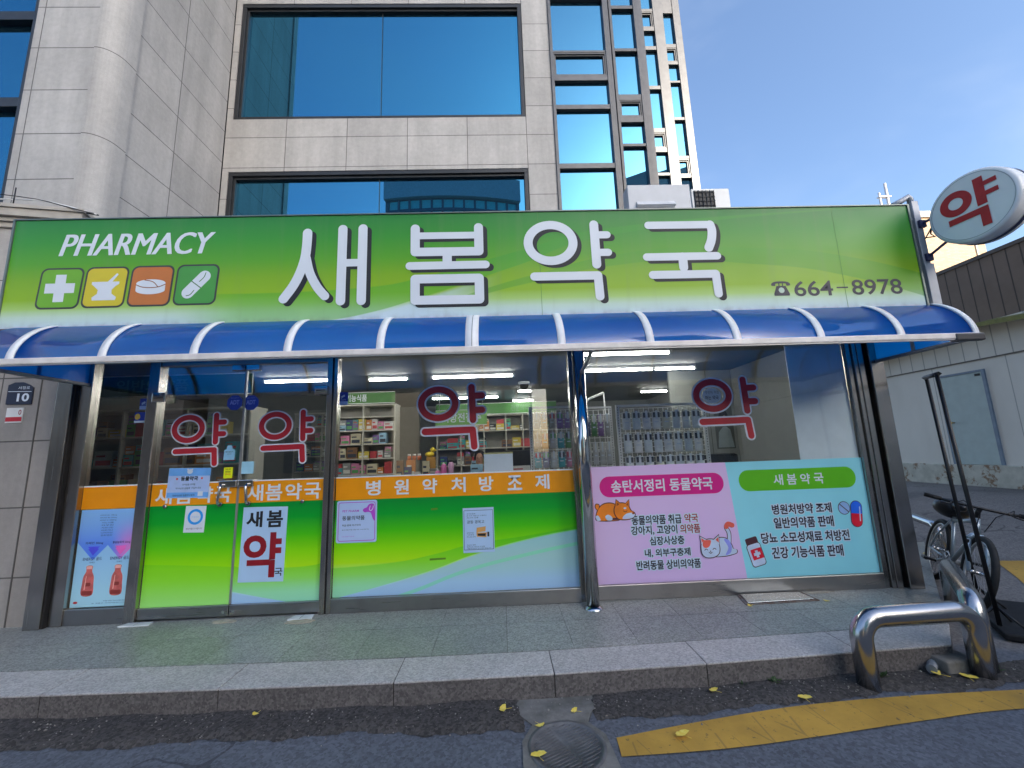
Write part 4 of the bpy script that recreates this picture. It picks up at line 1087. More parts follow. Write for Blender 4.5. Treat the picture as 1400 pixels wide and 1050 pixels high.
mb = MB(); mb.tube([(0, y - sgn * ny * .014, z - sgn * nz * .014) for (y, z), (ny, nz) in zip(PR, NRM)], .013, 8)
ub0 = hang(mb.build('support_bar', M_arm, None), RX[0])
for x in RX[1:] + [-.207, 3.84, -3.97]: cp(ub0, aw, location=Vector((x, 0, 0)) - aw.location)
MB().box(ax0, ax1 + .005, -.992, -.952, 2.322, 2.372).build('front_rail', plain('awning_rail', (.74, .70, .67), .40, .1, var=.15), aw, bevel=.008)
MB().box(ax0, ax1, -.986, -.968, 2.314, 2.3215).build('rail_lip', M_alu, aw)
e = MB(); e.box(ax1 - .22, ax1 + .02, -1.002, -.940, 2.308, 2.366); e.tube([(ax1 - .1, -.97, 2.335), (ax1 + .04, -.95, 2.352), (ax1 + .075, -.92, 2.335)], .024, 8)
e.build('end_bracket', plain('corner_bracket', (.06, .06, .065), .4, .3), aw, bevel=.01)
M_rail2 = plain('side_rail_grey', (.20, .22, .24), .45, .4)
for x in (ax1 - .045, ax0 + .01):
    pl = [(y, z - .004) for y, z in PR] + [(-.02, 2.345)]
    k = MB(); k.v = [(x + q, y, z) for q in (0, .004) for y, z in pl]; nn = len(pl); k.f = [tuple(range(nn)), tuple(range(nn, 2 * nn))[::-1]] + [(i, (i + 1) % nn, (i + 1) % nn + nn, i + nn) for i in range(nn)]; k.sm = [False] * len(k.f)
    k.build('end_cheek', M_canopy, aw)
    MB().box(x - .018, x + .022, -.95, -.0, 2.318, 2.346).build('side_rail', M_rail2, aw, bevel=.004)
    MB().box(x - .012, x - .001, -.50, -.47, 2.347, 2.74).build('cheek_bar', M_rail2, aw)

# ------------------------------------------------------------------ round projecting sign
rs = thing('projecting_sign', 'round white projecting sign with the red word 약 on a grey post', 'sign', (4.60, -.10, 2.85))
M_post = plain('post_grey', (.40, .42, .46), .45, .2, var=.08)
MB().box(4.50, 4.60, -.165, -.055, 2.85, 3.35).build('post_base', M_post, rs, bevel=.006)
MB().box(4.51, 4.585, -.150, -.070, 3.35, 4.08).build('post', M_post, rs, bevel=.006)
MB().tube([(4.548, -.11, 4.06), (4.545, -.11, 4.12), (4.52, -.11, 4.145), (4.44, -.11, 4.10), (4.34, -.10, 4.05)], .030, 10).build('top_bend', M_post, rs)
MB().box(4.40, 4.51, -.13, -.09, 3.86, 3.89).build('wall_tie', M_post, rs)
a = MB(); a.tube([(4.56, -.14, 3.80), (4.62, -.32, 3.83)], .014, 8); a.tube([(4.56, -.14, 3.42), (4.63, -.38, 3.55)], .014, 8); a.box(4.53, 4.60, -.175, -.145, 3.76, 3.84); a.box(4.53, 4.60, -.175, -.145, 3.38, 3.46)
a.build('bracket', plain('bracket_navy', (.03, .035, .10), .45), rs, bevel=.003)
cb = MB(); cb.tube([(4.55, -.17, 3.62), (4.56, -.24, 3.70), (4.59, -.20, 3.66), (4.56, -.26, 3.60), (4.57, -.16, 3.64)], .006, 6); cb.build('cable', M_black, rs)
RD = .345
d = MB(); d.lathe([(RD - .030, -.125), (RD - .010, -.120), (RD, -.100), (RD, .100), (RD - .010, .120), (RD - .030, .125)], (0, 0, 0), 64, 'y')
dk = d.build('disc', plain('sign_acrylic', (.84, .85, .86), .35, var=.03), None)
dk.parent = rs
dk.location = Vector((4.72, -.56, 3.735)) - rs.location
rs.location = (4.0093, -.6128, 2.6831); rs.scale = (.8716, .8716, .8716)
dk.rotation_euler = (0, 0, R(-80))                     # its face looks along the street
b = MB(); b.lathe([(RD + .004, .012), (RD + .004, .058)], (0, 0, 0), 64, 'y', cap=False); b.build('rim_band', plain('bracket_navy', (.03, .035, .10), .45), dk, local=True)
b = Ink(-.1275); b.ring(0, 0, RD - .034, RD - .034, .003); b.build('face_edge', plain('face_edge_grey', (.45, .47, .5), .5), dk, local=True, fix=False)
k = Ink(-.1285, .0004)
k.ring(-.095, .075, .082, .082, .030)
k.p([(.040, -.035), (.105, -.035), (.105, .215), (.040, .215)]); k.p([(.100, .120), (.185, .120), (.185, .160), (.100, .160)]); k.p([(.100, .030), (.185, .030), (.185, .070), (.100, .070)])
k.p([(-.165, -.110), (.105, -.110), (.105, -.055), (-.165, -.055)]); k.p([(.045, -.225), (.105, -.225), (.105, -.100), (.045, -.100)])
k.v = [(x * 1.12 + .004, y, z * 1.10 + .004) for x, y, z in k.v]
k.build('red_lettering', plain('sign_red', (.50, .014, .022), .4), dk, local=True, fix=False)

# ------------------------------------------------------------------ shop interior
IN = 0.152
def lamp(x0, x1, y, z=2.70, label='', warm=False):
    l = thing('tube_lamp', label, 'lamp', ((x0 + x1) / 2, y, z), group='fluorescent tubes on the shop ceiling')
    MB().box(x0 - .02, x1 + .02, y - .035, y + .035, z + .012, 2.7495).build('housing', M_white, l, bevel=.004)
    MB().cyl((x0, y, z - .008), (x1, y, z - .008), .015, n=10).build('tube', M_tube, l)
    e = MB(); e.box(x0 - .03, x0, y - .018, y + .018, z - .026, z + .012); e.box(x1, x1 + .03, y - .018, y + .018, z - .026, z + .012); e.build('end_cap', M_white, l)
for a in ((-2.95, -2.45, .50, 'front row ceiling tube above the left door leaf'), (-1.98, -1.42, .52, 'front row ceiling tube above the jamb between doors and middle window'), (-.68, -.09, .53, 'front row ceiling tube above the ring of the middle red letters'),
          (1.02, 2.10, .80, 'long front ceiling tube right of the polished column'), (-3.47, -2.38, 2.0, 'second row ceiling tube behind the two door letters'), (-1.96, -1.40, 2.07, 'short second row ceiling tube left of the middle red letters'),
          (-1.0, .20, 2.04, 'long second row ceiling tube over the middle red letters'), (1.20, 2.28, 1.86, 'long second row ceiling tube above the hanging packets'), (2.33, 2.92, 1.86, 'short second row ceiling tube left of the rightmost ring'),
          (-1.40, -.05, 4.45, 'deep ceiling tube seen through the middle red ring'), (.36, .60, 3.75, 'tiny ceiling tube beside the dome camera'), (2.96, 3.50, 4.35, 'far ceiling tube above the packet rack'), (.30, .75, 5.2, 'farthest ceiling tube near the back bookcase')):
    lamp(a[0], a[1], a[2], label=a[3])

M_shelfback = plain('shelf_back', (.33, .32, .29), .6, var=.05)
def bookcase(label, x0, x1, y0, y1, zs, xs, top):
    b = thing('bookcase', label, 'shelf', ((x0 + x1) / 2, (y0 + y1) / 2, IN))
    MB().box(x0, x1, y1 - .012, y1, IN, top).build('back_panel', M_shelfback, b)
    for z in zs: MB().box(x0 + .02, x1 - .02, y0 + .004, y1 - .013, z - .02, z).build('shelf_board', M_offwhite, b)
    for x in xs: MB().box(x - .012, x + .012, y0, y1 - .0125, IN, top - .001).build('upright', M_offwhite, b)
    MB().box(x0 - .01, x1 + .01, y0 - .01, y1 + .004, top, top + .025).build('top_board', M_offwhite, b)
    return b
bookcase('cream bookcase full of medicine boxes behind the door jamb', -3.00, -1.86, 3.2, 3.55, (.5, 1.0, 1.25, 1.52, 1.77, 2.01, 2.25), (-2.99, -2.42, -1.87), 2.44)
bookcase('pale bookcase standing close behind the narrow left window and the left door', -5.62, -3.20, 1.25, 1.6, (.45, .8, 1.16, 1.53, 1.90), (-5.60, -4.80, -4.0, -3.21), 2.22)
bookcase('tall back wall bookcase beneath the long green banner', -1.5, 1.3, 5.55, 5.95, (.5, .9, 1.28, 1.66, 2.06), (-1.49, -.94, -.40, .12, .52, .90, 1.29), 2.40)
bookcase('grey bookcase across the back behind the right door leaf', -4.2, -3.1, 4.4, 4.75, (.6, 1.0, 1.3, 1.6, 1.9, 2.2), (-4.19, -3.65, -3.11), 2.45)
PALS = [('white', (.62, .62, .60)), ('cream', (.58, .52, .36)), ('orange', (.62, .22, .05)), ('green', (.06, .30, .08)), ('navy', (.03, .05, .18)), ('red', (.45, .04, .05)), ('yellow', (.62, .48, .06)), ('pale blue', (.30, .50, .66)), ('grey', (.28, .28, .28)), ('purple', (.22, .10, .34)), ('teal', (.05, .34, .36)), ('brown', (.22, .11, .05)), ('black', (.02, .02, .025)), ('pink', (.6, .2, .36))]
bxm = {n_: plain('box_' + n_.replace(' ', '_'), c_, .45, var=.06) for n_, c_ in PALS}
lbm = [plain('label_pale', (.68, .68, .64), .5), plain('label_dark', (.04, .05, .08), .5), plain('label_red', (.5, .05, .06), .5), plain('label_green', (.1, .36, .12), .5)]
ORD = ['first', 'second', 'third', 'fourth', 'fifth', 'sixth', 'seventh', 'eighth', 'ninth', 'tenth', 'eleventh', 'twelfth', 'thirteenth']
MBX = MB().box(-.5, .5, -.5, .5, 0, 1)
rb_ = random.Random(5)
proto = {}
def med_box(x, y, z, w_, d_, h_, colr, label, group):
    t_ = thing('medicine_box', label, 'box', (x, y, z), group=group)
    t_.scale = (w_, d_, h_)
    if colr not in proto:
        proto[colr] = None
        b = MBX.build('carton', bxm[colr], t_, local=True)
        k = rb_.choice(lbm)
        l = MB(); l.flat([(-.40, .12), (.42, .12), (.42, .42), (-.40, .42)], -.512); l.flat([(-.40, .62), (.1, .62), (.1, .74), (-.40, .74)], -.512); l = l.build('front_label', k, t_, local=True)
        proto[colr] = (b, l)
    else:
        b, l = proto[colr]; cp(b, t_); l2 = cp(l, t_)
def fill(x0, x1, y, z, room, unit, level, maxw=.22, seed=0, dens=.85):
    r_ = random.Random(seed * 77 + int(z * 100)); x = x0 + r_.uniform(.01, .06); n = 0
    while x < x1 - .08:
        w_ = r_.uniform(.08, maxw)
        if x + w_ > x1: break
        if r_.random() < dens:
            h_ = min(room, r_.uniform(.09, .22)); c_ = r_.choice(PALS)[0]; d_ = r_.uniform(.08, .14)
            if n < 13: med_box(x + w_ / 2, y + d_ / 2, z + .001, w_, d_, h_, c_, '%s box, %s from left, %s, %s' % (c_, ORD[n], level, unit), 'medicine boxes on the shop shelves')
            if room - h_ > .07 and r_.random() < .55 and n < 13:
                med_box(x + w_ / 2 + r_.uniform(-.008, .008), y + d_ / 2, z + h_ + .002, w_ * r_.uniform(.75, .98), d_ * .9, min(room - h_ - .01, r_.uniform(.05, .12)), r_.choice(PALS)[0], 'box atop the %s box, %s from left, %s, %s' % (c_, ORD[n], level, unit), 'medicine boxes on the shop shelves')
            n += 1
        x += w_ + r_.uniform(.003, .022)
LV = {0: 'bottom visible shelf', 1: 'second visible shelf', 2: 'third visible shelf', 3: 'fourth visible shelf'}
for i, z in enumerate((1.25, 1.52, 1.77, 2.01)): fill(-2.97, -1.89, 3.24, z, .20, 'bookcase behind door jamb', LV[i], .19, seed=1, dens=.95)
for i, z in enumerate((1.16, 1.53, 1.90)): fill(-5.57, -3.23, 1.29, z, .28, 'bookcase behind left window', LV[i], .24, 2, .92)
for i, z in enumerate((1.28, 1.66, 2.06)): fill(-1.45, 1.27, 5.60, z, .30, 'back wall bookcase', LV[i], .26, 3, .95)
for i, z in enumerate((1.3, 1.6, 1.9, 2.2)): fill(-4.17, -3.13, 4.45, z, .22, 'grey bookcase behind door', LV[i], .20, 4, .92)

# counter, things on it, pharmacist
ct = thing('counter', 'long dark counter across the shop holding small boxes and pink bottles', 'counter', (-.9, 2.6, IN))
MB().box(-2.0, .60, 2.30, 2.95, IN, 1.14).build('cabinet', plain('counter_brown', (.10, .085, .07), .5), ct)
MB().box(-2.03, .63, 2.27, 2.98, 1.14, 1.17).build('top', plain('counter_top', (.25, .24, .22), .35), ct, bevel=.004)
CZ = 1.171
for i, (x, y, w_, d_, h_, c_) in enumerate(((-1.62, 2.42, .10, .08, .10, 'cream'), (-1.62, 2.60, .10, .08, .30, 'brown'), (-1.45, 2.40, .10, .08, .20, 'navy'), (-1.30, 2.42, .09, .08, .12, 'white'), (-1.18, 2.45, .10, .08, .28, 'cream'), (-1.16, 2.42, .07, .06, .09, 'red'), (-1.06, 2.50, .15, .1, .16, 'grey'), (-.40, 2.55, .19, .1, .20, 'pale blue'), (-1.45, 2.62, .14, .08, .30, 'orange'), (.30, 2.6, .3, .1, .15, 'white'), (.02, 2.5, .12, .1, .30, 'green'))):
    med_box(x, y, CZ + .0006, w_, d_, h_, c_, '%s box on the counter, %s in the row from the left' % (c_, ORD[i]), 'boxes on the shop counter')
for i, (x, cc_, nm) in enumerate(((-.90, (.62, .14, .36), 'hot pink bottle on the counter seen below the middle letters'), (-.79, (.55, .30, .48), 'tall lilac bottle with a doll head cap on the counter'), (-.99, (.62, .18, .38), 'short pink bottle left of the hot pink one'))):
    b = thing('lotion_bottle', nm, 'bottle', (x, 2.40, CZ))
    h_ = (.24, .27, .14)[i]
    k = MB(); k.lathe([(.042, CZ), (.045, CZ + .01), (.045, CZ + h_ * .8), (.03, CZ + h_ * .92), (.018, CZ + h_ * .93)], (x, 2.40, 0), 16); k.build('body', plain('pink_plastic_%d' % i, cc_, .3), b)
    k = MB(); k.lathe([(.019, CZ + h_ * .931), (.019, CZ + h_), (.012, CZ + h_ + .01)], (x, 2.40, 0), 14); k.build('cap', M_white if i != 1 else M_ink, b)
for i, x in enumerate((-1.48, -1.40, -1.32)):
    b = thing('pill_bottle', ('left', 'middle', 'right')[i] + ' one of three small orange pill bottles with white caps', 'bottle', (x, 2.62, CZ + .302), group='orange pill bottles on the counter stack')
    k = MB(); k.lathe([(.030, CZ + .302), (.030, CZ + .365)], (x, 2.62, 0), 14); k.build('body', plain('pill_orange', (.6, .14, .04), .3), b)
    k = MB(); k.lathe([(.026, CZ + .3655), (.028, CZ + .390), (.022, CZ + .396)], (x, 2.62, 0), 14); k.build('cap', M_white, b)
db = thing('display_rack', 'small yellow duck shaped display on the counter', 'display', (-1.14, 2.6, CZ))
k = MB(); k.box(-1.20, -1.06, 2.56, 2.64, CZ, CZ + .34); k.build('stand', plain('display_orange', (.5, .26, .05), .5), db, bevel=.004)
k = MB(); k.ellipsoid((-1.15, 2.6, CZ + .38), (.075, .05, .045)); k.ellipsoid((-1.10, 2.6, CZ + .45), (.04, .035, .04)); k.ellipsoid((-1.055, 2.59, CZ + .445), (.02, .015, .01)); k.build('duck', plain('duck_yellow', (.75, .56, .03), .4), db)
mo = thing('monitor', 'dark computer monitor on the counter beside the pharmacist', 'monitor', (.24, 2.75, CZ))
k = MB(); k.box(.05, .50, 2.74, 2.78, CZ + .10, CZ + .40); k.build('screen_case', M_black, mo, bevel=.006)
k = MB(); k.box(.25, .30, 2.75, 2.78, CZ + .01, CZ + .10); k.box(.17, .38, 2.68, 2.82, CZ, CZ + .01); k.build('stand', M_black, mo)

# pharmacist seated behind the counter: one continuous body, head with face, hair and coat
pp = thing('person', 'pharmacist with short dark hair sitting behind the counter, top of the head showing', 'person', (-.40, 3.45, .62))
def skin(name, joints, edges_, mt, parent, sub=2, root=0):
    me = bpy.data.meshes.new(name); me.from_pydata([tuple(Vector(j_[0]) - wloc(parent)) for j_ in joints], edges_, [])
    o = bpy.data.objects.new(name, me); link(o, parent)
    md = o.modifiers.new('skin', 'SKIN')
    for v_, j_ in zip(me.skin_vertices[0].data, joints): v_.radius = (j_[1], j_[2] if len(j_) > 2 else j_[1])
    me.skin_vertices[0].data[root].use_root = True
    s_ = o.modifiers.new('sub', 'SUBSURF'); s_.levels = sub; s_.render_levels = sub
    me.materials.append(mt); md.use_smooth_shade = True
    return o
px_, py_ = -.40, 3.45
M_skin = plain('skin', (.50, .27, .18), .5, var=.06)
M_coat = plain('white_coat', (.62, .63, .64), .7, var=.05)
J = [((px_, py_, .66), .15, .12), ((px_, py_, .90), .13, .10), ((px_, py_, 1.12), .16, .10), ((px_, py_, 1.22), .07, .06), ((px_, py_ - .01, 1.30), .052, .052), ((px_, py_ - .02, 1.40), .070, .082), ((px_, py_ - .02, 1.50), .072, .085), ((px_, py_ - .01, 1.56), .045, .06),
     ((px_ - .19, py_, 1.15), .055), ((px_ - .23, py_ - .05, .90), .042), ((px_ - .16, py_ - .28, .98), .034), ((px_ - .12, py_ - .36, 1.0), .026),
     ((px_ + .19, py_, 1.15), .055), ((px_ + .23, py_ - .05, .90), .042), ((px_ + .16, py_ - .28, .98), .034), ((px_ + .12, py_ - .36, 1.0), .026),
     ((px_ - .10, py_ - .40, .64), .08), ((px_ - .10, py_ - .42, .20), .05), ((px_ + .10, py_ - .40, .64), .08), ((px_ + .10, py_ - .42, .20), .05)]
ED = [(0, 1), (1, 2), (2, 3), (3, 4), (4, 5), (5, 6), (6, 7), (2, 8), (8, 9), (9, 10), (10, 11), (2, 12), (12, 13), (13, 14), (14, 15), (0, 16), (16, 17), (0, 18), (18, 19)]
skin('body', J, ED, M_skin, pp)
skin('coat', [((px_, py_, .62), .18, .15), ((px_, py_, .90), .155, .125), ((px_, py_, 1.12), .18, .12), ((px_, py_, 1.20), .10, .08), ((px_ - .20, py_, 1.15), .072), ((px_ - .235, py_ - .05, .90), .058), ((px_ - .17, py_ - .25, .97), .048), ((px_ + .20, py_, 1.15), .072), ((px_ + .235, py_ - .05, .90), .058), ((px_ + .17, py_ - .25, .97), .048)],
     [(0, 1), (1, 2), (2, 3), (2, 4), (4, 5), (5, 6), (2, 7), (7, 8), (8, 9)], M_coat, pp)
k = MB(); k.ellipsoid((px_, py_ + .022, 1.515), (.092, .098, .095)); k.ellipsoid((px_ - .03, py_ - .03, 1.585), (.070, .075, .035)); k.ellipsoid((px_ - .085, py_ + .0, 1.47), (.018, .05, .06)); k.ellipsoid((px_ + .085, py_ + .0, 1.47), (.018, .05, .06)); k.build('hair', plain('dark_hair', (.012, .010, .009), .5), pp)
k = MB()
for s_ in (-1, 1): k.ellipsoid((px_ + s_ * .030, py_ - .098, 1.46), (.011, .006, .006), 10, 6)
k.build('eyes', M_ink, pp)
k = MB(); k.ellipsoid((px_, py_ - .112, 1.435), (.012, .018, .024), 10, 8); k.ellipsoid((px_ - .082, py_ - .015, 1.44), (.010, .018, .028), 10, 6); k.ellipsoid((px_ + .082, py_ - .015, 1.44), (.010, .018, .028), 10, 6); k.build('nose_and_ears', M_skin, pp)
MB().ellipsoid((px_, py_ - .097, 1.395), (.022, .008, .006), 10, 6).build('mouth', plain('lips', (.40, .14, .12), .5), pp)
for s_ in (-1, 1):
    hb = (px_ + s_ * .12, py_ - .36, 1.0); JJ = [((hb[0], hb[1], hb[2]), .026, .018), ((hb[0] - s_ * .02, hb[1] - .06, hb[2] - .005), .034, .016)]; EE = [(0, 1)]
    for f_ in range(4):
        o_ = (f_ - 1.5) * .019; ln_ = (.055, .068, .072, .060)[f_]; n0 = len(JJ)
        JJ += [((hb[0] - s_ * .025 + o_, hb[1] - .09, hb[2] - .004), .0095), ((hb[0] - s_ * .03 + o_, hb[1] - .09 - ln_ * .5, hb[2] - .008), .0085), ((hb[0] - s_ * .03 + o_, hb[1] - .09 - ln_ * .8, hb[2] - .026), .0075)]
        EE += [(1, n0), (n0, n0 + 1), (n0 + 1, n0 + 2)]
    n0 = len(JJ); JJ += [((hb[0] - s_ * .045, hb[1] - .035, hb[2] - .01), .011), ((hb[0] - s_ * .068, hb[1] - .07, hb[2] - .016), .0085)]; EE += [(0, n0), (n0, n0 + 1)]
    skin('hand', JJ, EE, M_skin, pp, 1)
st = thing('stool', 'round black stool under the pharmacist behind the counter', 'stool', (px_, py_, IN))
k = MB(); k.lathe([(.18, .46), (.19, .48), (.19, .51), (.17, .52)], (px_, py_, 0), 20); k.build('seat', M_black, st)
k = MB(); k.cyl((px_, py_, IN + .02), (px_, py_, .46), .03); k.lathe([(.2, IN), (.2, IN + .02)], (px_, py_, 0), 20); k.build('base', M_alu, st)

# green boards and banners
M_gb = plain('banner_green', (.05, .20, .03), .5, var=.06); M_gb2 = plain('board_green', (.22, .50, .12), .5)
def board(name, label, x0, x1, z0, z1, y, mt, words, wx0, wx1, cords=True):
    p = thing(name, label, 'sign', ((x0 + x1) / 2, y, z0))
    MB().box(x0, x1, y, y + .03, z0, z1).build('panel', mt, p)
    f = MB(); f.box(x0, x1, y - .006, y - .001, z1 - .012, z1); f.box(x0, x1, y - .006, y - .001, z0, z0 + .012); f.build('edge', M_white, p)
    text(words, wx0, wx1, z0 + (z1 - z0) * .2, z1 - (z1 - z0) * .2, y - .003, M_vinylw if z1 < 2.69 and y > 1.5 else plain('dull_green_ink', (.10, .20, .10), .5), p, bold=.02)
    if cords:
        c_ = MB()
        for x in (x0 + .08, x1 - .08): c_.cyl((x, y + .015, z1), (x, y + .015, 2.749), .006, n=6)
        c_.build('cord', M_alu, p)
board('hanging_sign', 'light green hanging board with white letters behind the middle red letters', -1.28, -.27, 2.09, 2.40, 4.0, M_gb2, '처방전접수', -1.16, -.38)
board('banner', 'long green banner along the top of the back wall bookcase', -1.5, 1.32, 2.43, 2.70, 5.5, M_gb, '전문의약품', .25, .78, False)
board('banner', 'green banner above the bookcase behind the door jamb', -3.0, -1.86, 2.47, 2.68, 3.16, M_gb, '건강기능식품', -2.9, -2.35, False)
board('banner', 'dark green banner above the bookcase behind the narrow left window', -5.6, -3.2, 2.40, 2.68, 1.22, plain('banner_dark_green', (.02, .07, .02), .5), '일반의약품', -4.9, -4.0, False)
# dome camera and spot camera
dc = thing('dome_camera', 'white dome camera on the ceiling near the right end of the middle window', 'camera', (.43, 3.0, 2.749))
k = MB(); k.lathe([(.10, 2.749), (.10, 2.72), (.085, 2.70)], (.43, 3, 0), 20); k.build('base', M_white, dc)
k = MB(); k.lathe([(.083, 2.70), (.07, 2.65), (.04, 2.62), (.002, 2.612)], (.43, 3, 0), 20, cap=False); k.build('dome', M_black, dc)
sc_ = thing('spot_camera', 'small white bullet camera under the awning behind the left door leaf', 'camera', (-2.98, .35, 2.58))
k = MB(); k.cyl((-2.98, .35, 2.749), (-2.98, .35, 2.62), .012); k.tube([(-2.98, .38, 2.63), (-2.95, .22, 2.57)], [.035, .035], 14); k.build('body', M_white, sc_)
k = MB(); k.cyl((-2.95, .219, 2.5696), (-2.949, .215, 2.568), .026); k.build('lens', M_black, sc_)

# wire racks with hanging packets
M_wire = plain('white_wire', (.80, .80, .78), .4, var=.05)
def wrack(label, x0, x1, y, z0, z1, sp=.055):
    r_ = thing('wire_rack', label, 'rack', ((x0 + x1) / 2, y, IN))
    k = MB()
    nx_ = int((x1 - x0) / sp); nz_ = int((z1 - z0) / sp)
    for i in range(nx_ + 1): x = x0 + (x1 - x0) * i / nx_; k.cyl((x, y, z0), (x, y, z1), .0040, n=5)
    for i in range(nz_ + 1): z = z0 + (z1 - z0) * i / nz_; k.cyl((x0, y - .005, z), (x1, y - .005, z), .0040, n=5)
    k.build('wire_grid', M_wire, r_)
    k = MB()
    for x in (x0 - .02, x1 + .02): k.box(x - .018, x + .018, y - .012, y + .022, IN, z1 + .02)
    k.box(x0 - .038, x1 + .038, y - .010, y + .018, z1 + .021, z1 + .045)
    k.build('post', M_white, r_)
    k = MB()
    for x in (x0 - .02, x1 + .02):
        for i in range(int((z1 - 1.2) / .03)): k.box(x - .004, x + .004, y - .0135, y - .0125, 1.25 + .03 * i, 1.263 + .03 * i)
    k.build('slot_holes', M_black, r_)
    return r_
wrack('white wire grid rack with three rows of pale packets in the right window', 1.36, 2.32, .56, 1.0, 1.99)
wrack('white wire grid rack of mixed coloured packs at the right end of the middle window', .36, .80, .56, 1.0, 2.0)
wrack('short wire grid rack of colourful brushes just right of the round column', 1.02, 1.34, .95, 1.0, 2.02)
def packet(x, y, z1, w_, h_, mt, label, group, lab=None, name='packet'):
    p = thing(name, label, 'packet', (x, y, z1 - h_), group=group)
    b = MB(); vs = []; nz_ = 6
    for i in range(nz_ + 1):
        f = i / nz_; th = .012 * math.sin(PI * f) + .001
        for s_ in (-1, 1):
            for u in (-1, -.5, .5, 1): vs.append((x + u * w_ / 2, y + s_ * th * (1 if abs(u) < 1 else .1), z1 - h_ * (1 - f)))
    fs = []
    for i in range(nz_):
        a = i * 8; c_ = a + 8
        for q in range(3): fs += [(a + q, a + q + 1, c_ + q + 1, c_ + q), (a + 4 + q, c_ + 4 + q, c_ + 5 + q, a + 5 + q)]
        fs += [(a, c_, c_ + 4, a + 4), (a + 3, a + 7, c_ + 7, c_ + 3)]
    fs += [(0, 4, 5, 1), (1, 5, 6, 2), (2, 6, 7, 3)]
    b.add(vs, fs, True); b.build('bag', mt, p)
    l = MB(); l.flat([(x - w_ * .42, z1 - h_ * .34), (x + w_ * .42, z1 - h_ * .34), (x + w_ * .42, z1 - h_ * .04), (x - w_ * .42, z1 - h_ * .04)], y - .016); l.build('header', lab or lbm[1], p)
    k = MB(); k.flat([(x - w_ * .14, z1 - h_ * .42), (x + w_ * .14, z1 - h_ * .42), (x + w_ * .14, z1 + .012), (x - w_ * .14, z1 + .012)], y - .019); k.flat([(x - w_ * .3, z1 - h_ * .62), (x + w_ * .2, z1 - h_ * .62), (x + w_ * .2, z1 - h_ * .55), (x - w_ * .3, z1 - h_ * .55)], y - .019); k.build('price_tag', M_paper, p)
PM = [plain('packet_white', (.84, .86, .87), .4, var=.08), plain('packet_grey', (.70, .77, .82), .4, var=.08), plain('packet_cream', (.76, .74, .60), .4, var=.08)]
for r_, (z1, h_) in enumerate(((1.945, .20), (1.70, .215), (1.450, .20))):
    for c_ in range(8):
        x = 1.425 + .1145 * c_
        packet(x, .530, z1 - (.0 if c_ < 7 else -.0), .094, h_, PM[(c_ * 2 + r_) % 3 if c_ in (3, 4) else (c_ + r_) % 2], '%s packet, %s from the left in the %s row of the wide wire rack' % ('cream' if c_ in (3, 4) and PM[(c_ * 2 + r_) % 3] is PM[2] else 'pale', ORD[c_], ('top', 'middle', 'bottom')[r_]), 'pale packets on the wide wire rack')
cols = [('orange', (.6, .22, .05)), ('grey', (.35, .36, .36)), ('white', (.55, .56, .58)), ('purple', (.28, .16, .40)), ('teal', (.06, .36, .44)), ('green', (.10, .28, .10)), ('navy', (.04, .06, .2)), ('pink', (.5, .2, .32))]
pk = {n_: plain('pack_' + n_, c_, .35) for n_, c_ in cols}
order = [['white', 'orange', 'grey', 'purple', 'purple'], ['white', 'orange', 'white', 'teal', 'green'], ['teal', 'navy', 'white', 'teal', 'pink']]
for r_, z1 in enumerate((1.96, 1.74, 1.53)):
    for c_ in range(5):
        nm = order[r_][c_]
        packet(.405 + .088 * c_, .530, z1, .074, .17, pk[nm], '%s pack, %s from the left in the %s row of the mixed rack' % (nm, ORD[c_], ('top', 'middle', 'bottom')[r_]), 'packs on the mixed wire rack', lbm[(r_ + c_) % 4])
for r_, z1 in enumerate((1.96, 1.62)):
    for c_ in range(4):
        nm = ('navy', 'green', 'purple', 'grey')[c_] if r_ == 0 else 'white'
        packet(1.06 + .082 * c_, .92, z1, .066, .26, pk[nm], '%s pack, %s from left in the %s row of the short rack by the column' % (nm, ORD[c_], ('upper', 'lower')[r_]), 'packs on the short wire rack', lbm[0])
# partition with a portrait poster, dark armchair
pt = thing('partition', 'grey panel partition behind the rightmost red letters', 'partition', (3.2, 2.4, IN))
MB().box(2.75, 3.77, 2.4, 2.46, IN, 2.7495).build('panel', plain('partition_grey', (.33, .345, .32), .6, var=.05), pt)
k = MB(); k.box(3.35, 3.356, 2.398, 2.3995, IN, 2.74); k.box(2.75, 3.77, 2.398, 2.3993, 2.0, 2.006); k.build('joint', M_black, pt)
p, y = sheet('portrait_poster', 'dark poster showing a face with black hair on the grey partition', 'poster', 3.42, 3.72, 1.48, 2.16, plain('poster_dark', (.12, .13, .12), .5), y=2.397)
Ink(y).p(cat_poly([(3.50, 1.90), (3.50, 2.03), (3.55, 2.09), (3.62, 2.07), (3.645, 1.99), (3.64, 1.88), (3.57, 1.84)], 4)).build('hair_print', M_ink, p, fix=False)
Ink(y - .001).p(ell(3.585, 1.945, .040, .062)).build('face_print', plain('face_print', (.42, .26, .20), .5), p, fix=False)
Ink(y - .001).p([(3.44, 1.50), (3.70, 1.50), (3.66, 1.78), (3.60, 1.83), (3.54, 1.82), (3.47, 1.74)]).build('shoulder_print', plain('pale_shirt_print', (.34, .40, .42), .5), p, fix=False)
ch = thing('armchair', 'black armchair back showing above the turquoise film', 'chair', (3.1, 1.5, IN))
MB().box(2.80, 3.35, 1.2, 1.75, .45, .60).build('seat', M_black, ch, bevel=.03)
MB().box(2.80, 3.35, 1.70, 1.82, .60, 1.42).build('backrest', M_black, ch, bevel=.04)
k = MB(); k.box(2.73, 2.80, 1.2, 1.72, .5, .80); k.box(3.35, 3.42, 1.2, 1.72, .5, .80); k.build('armrest', M_black, ch, bevel=.02)
k = MB()
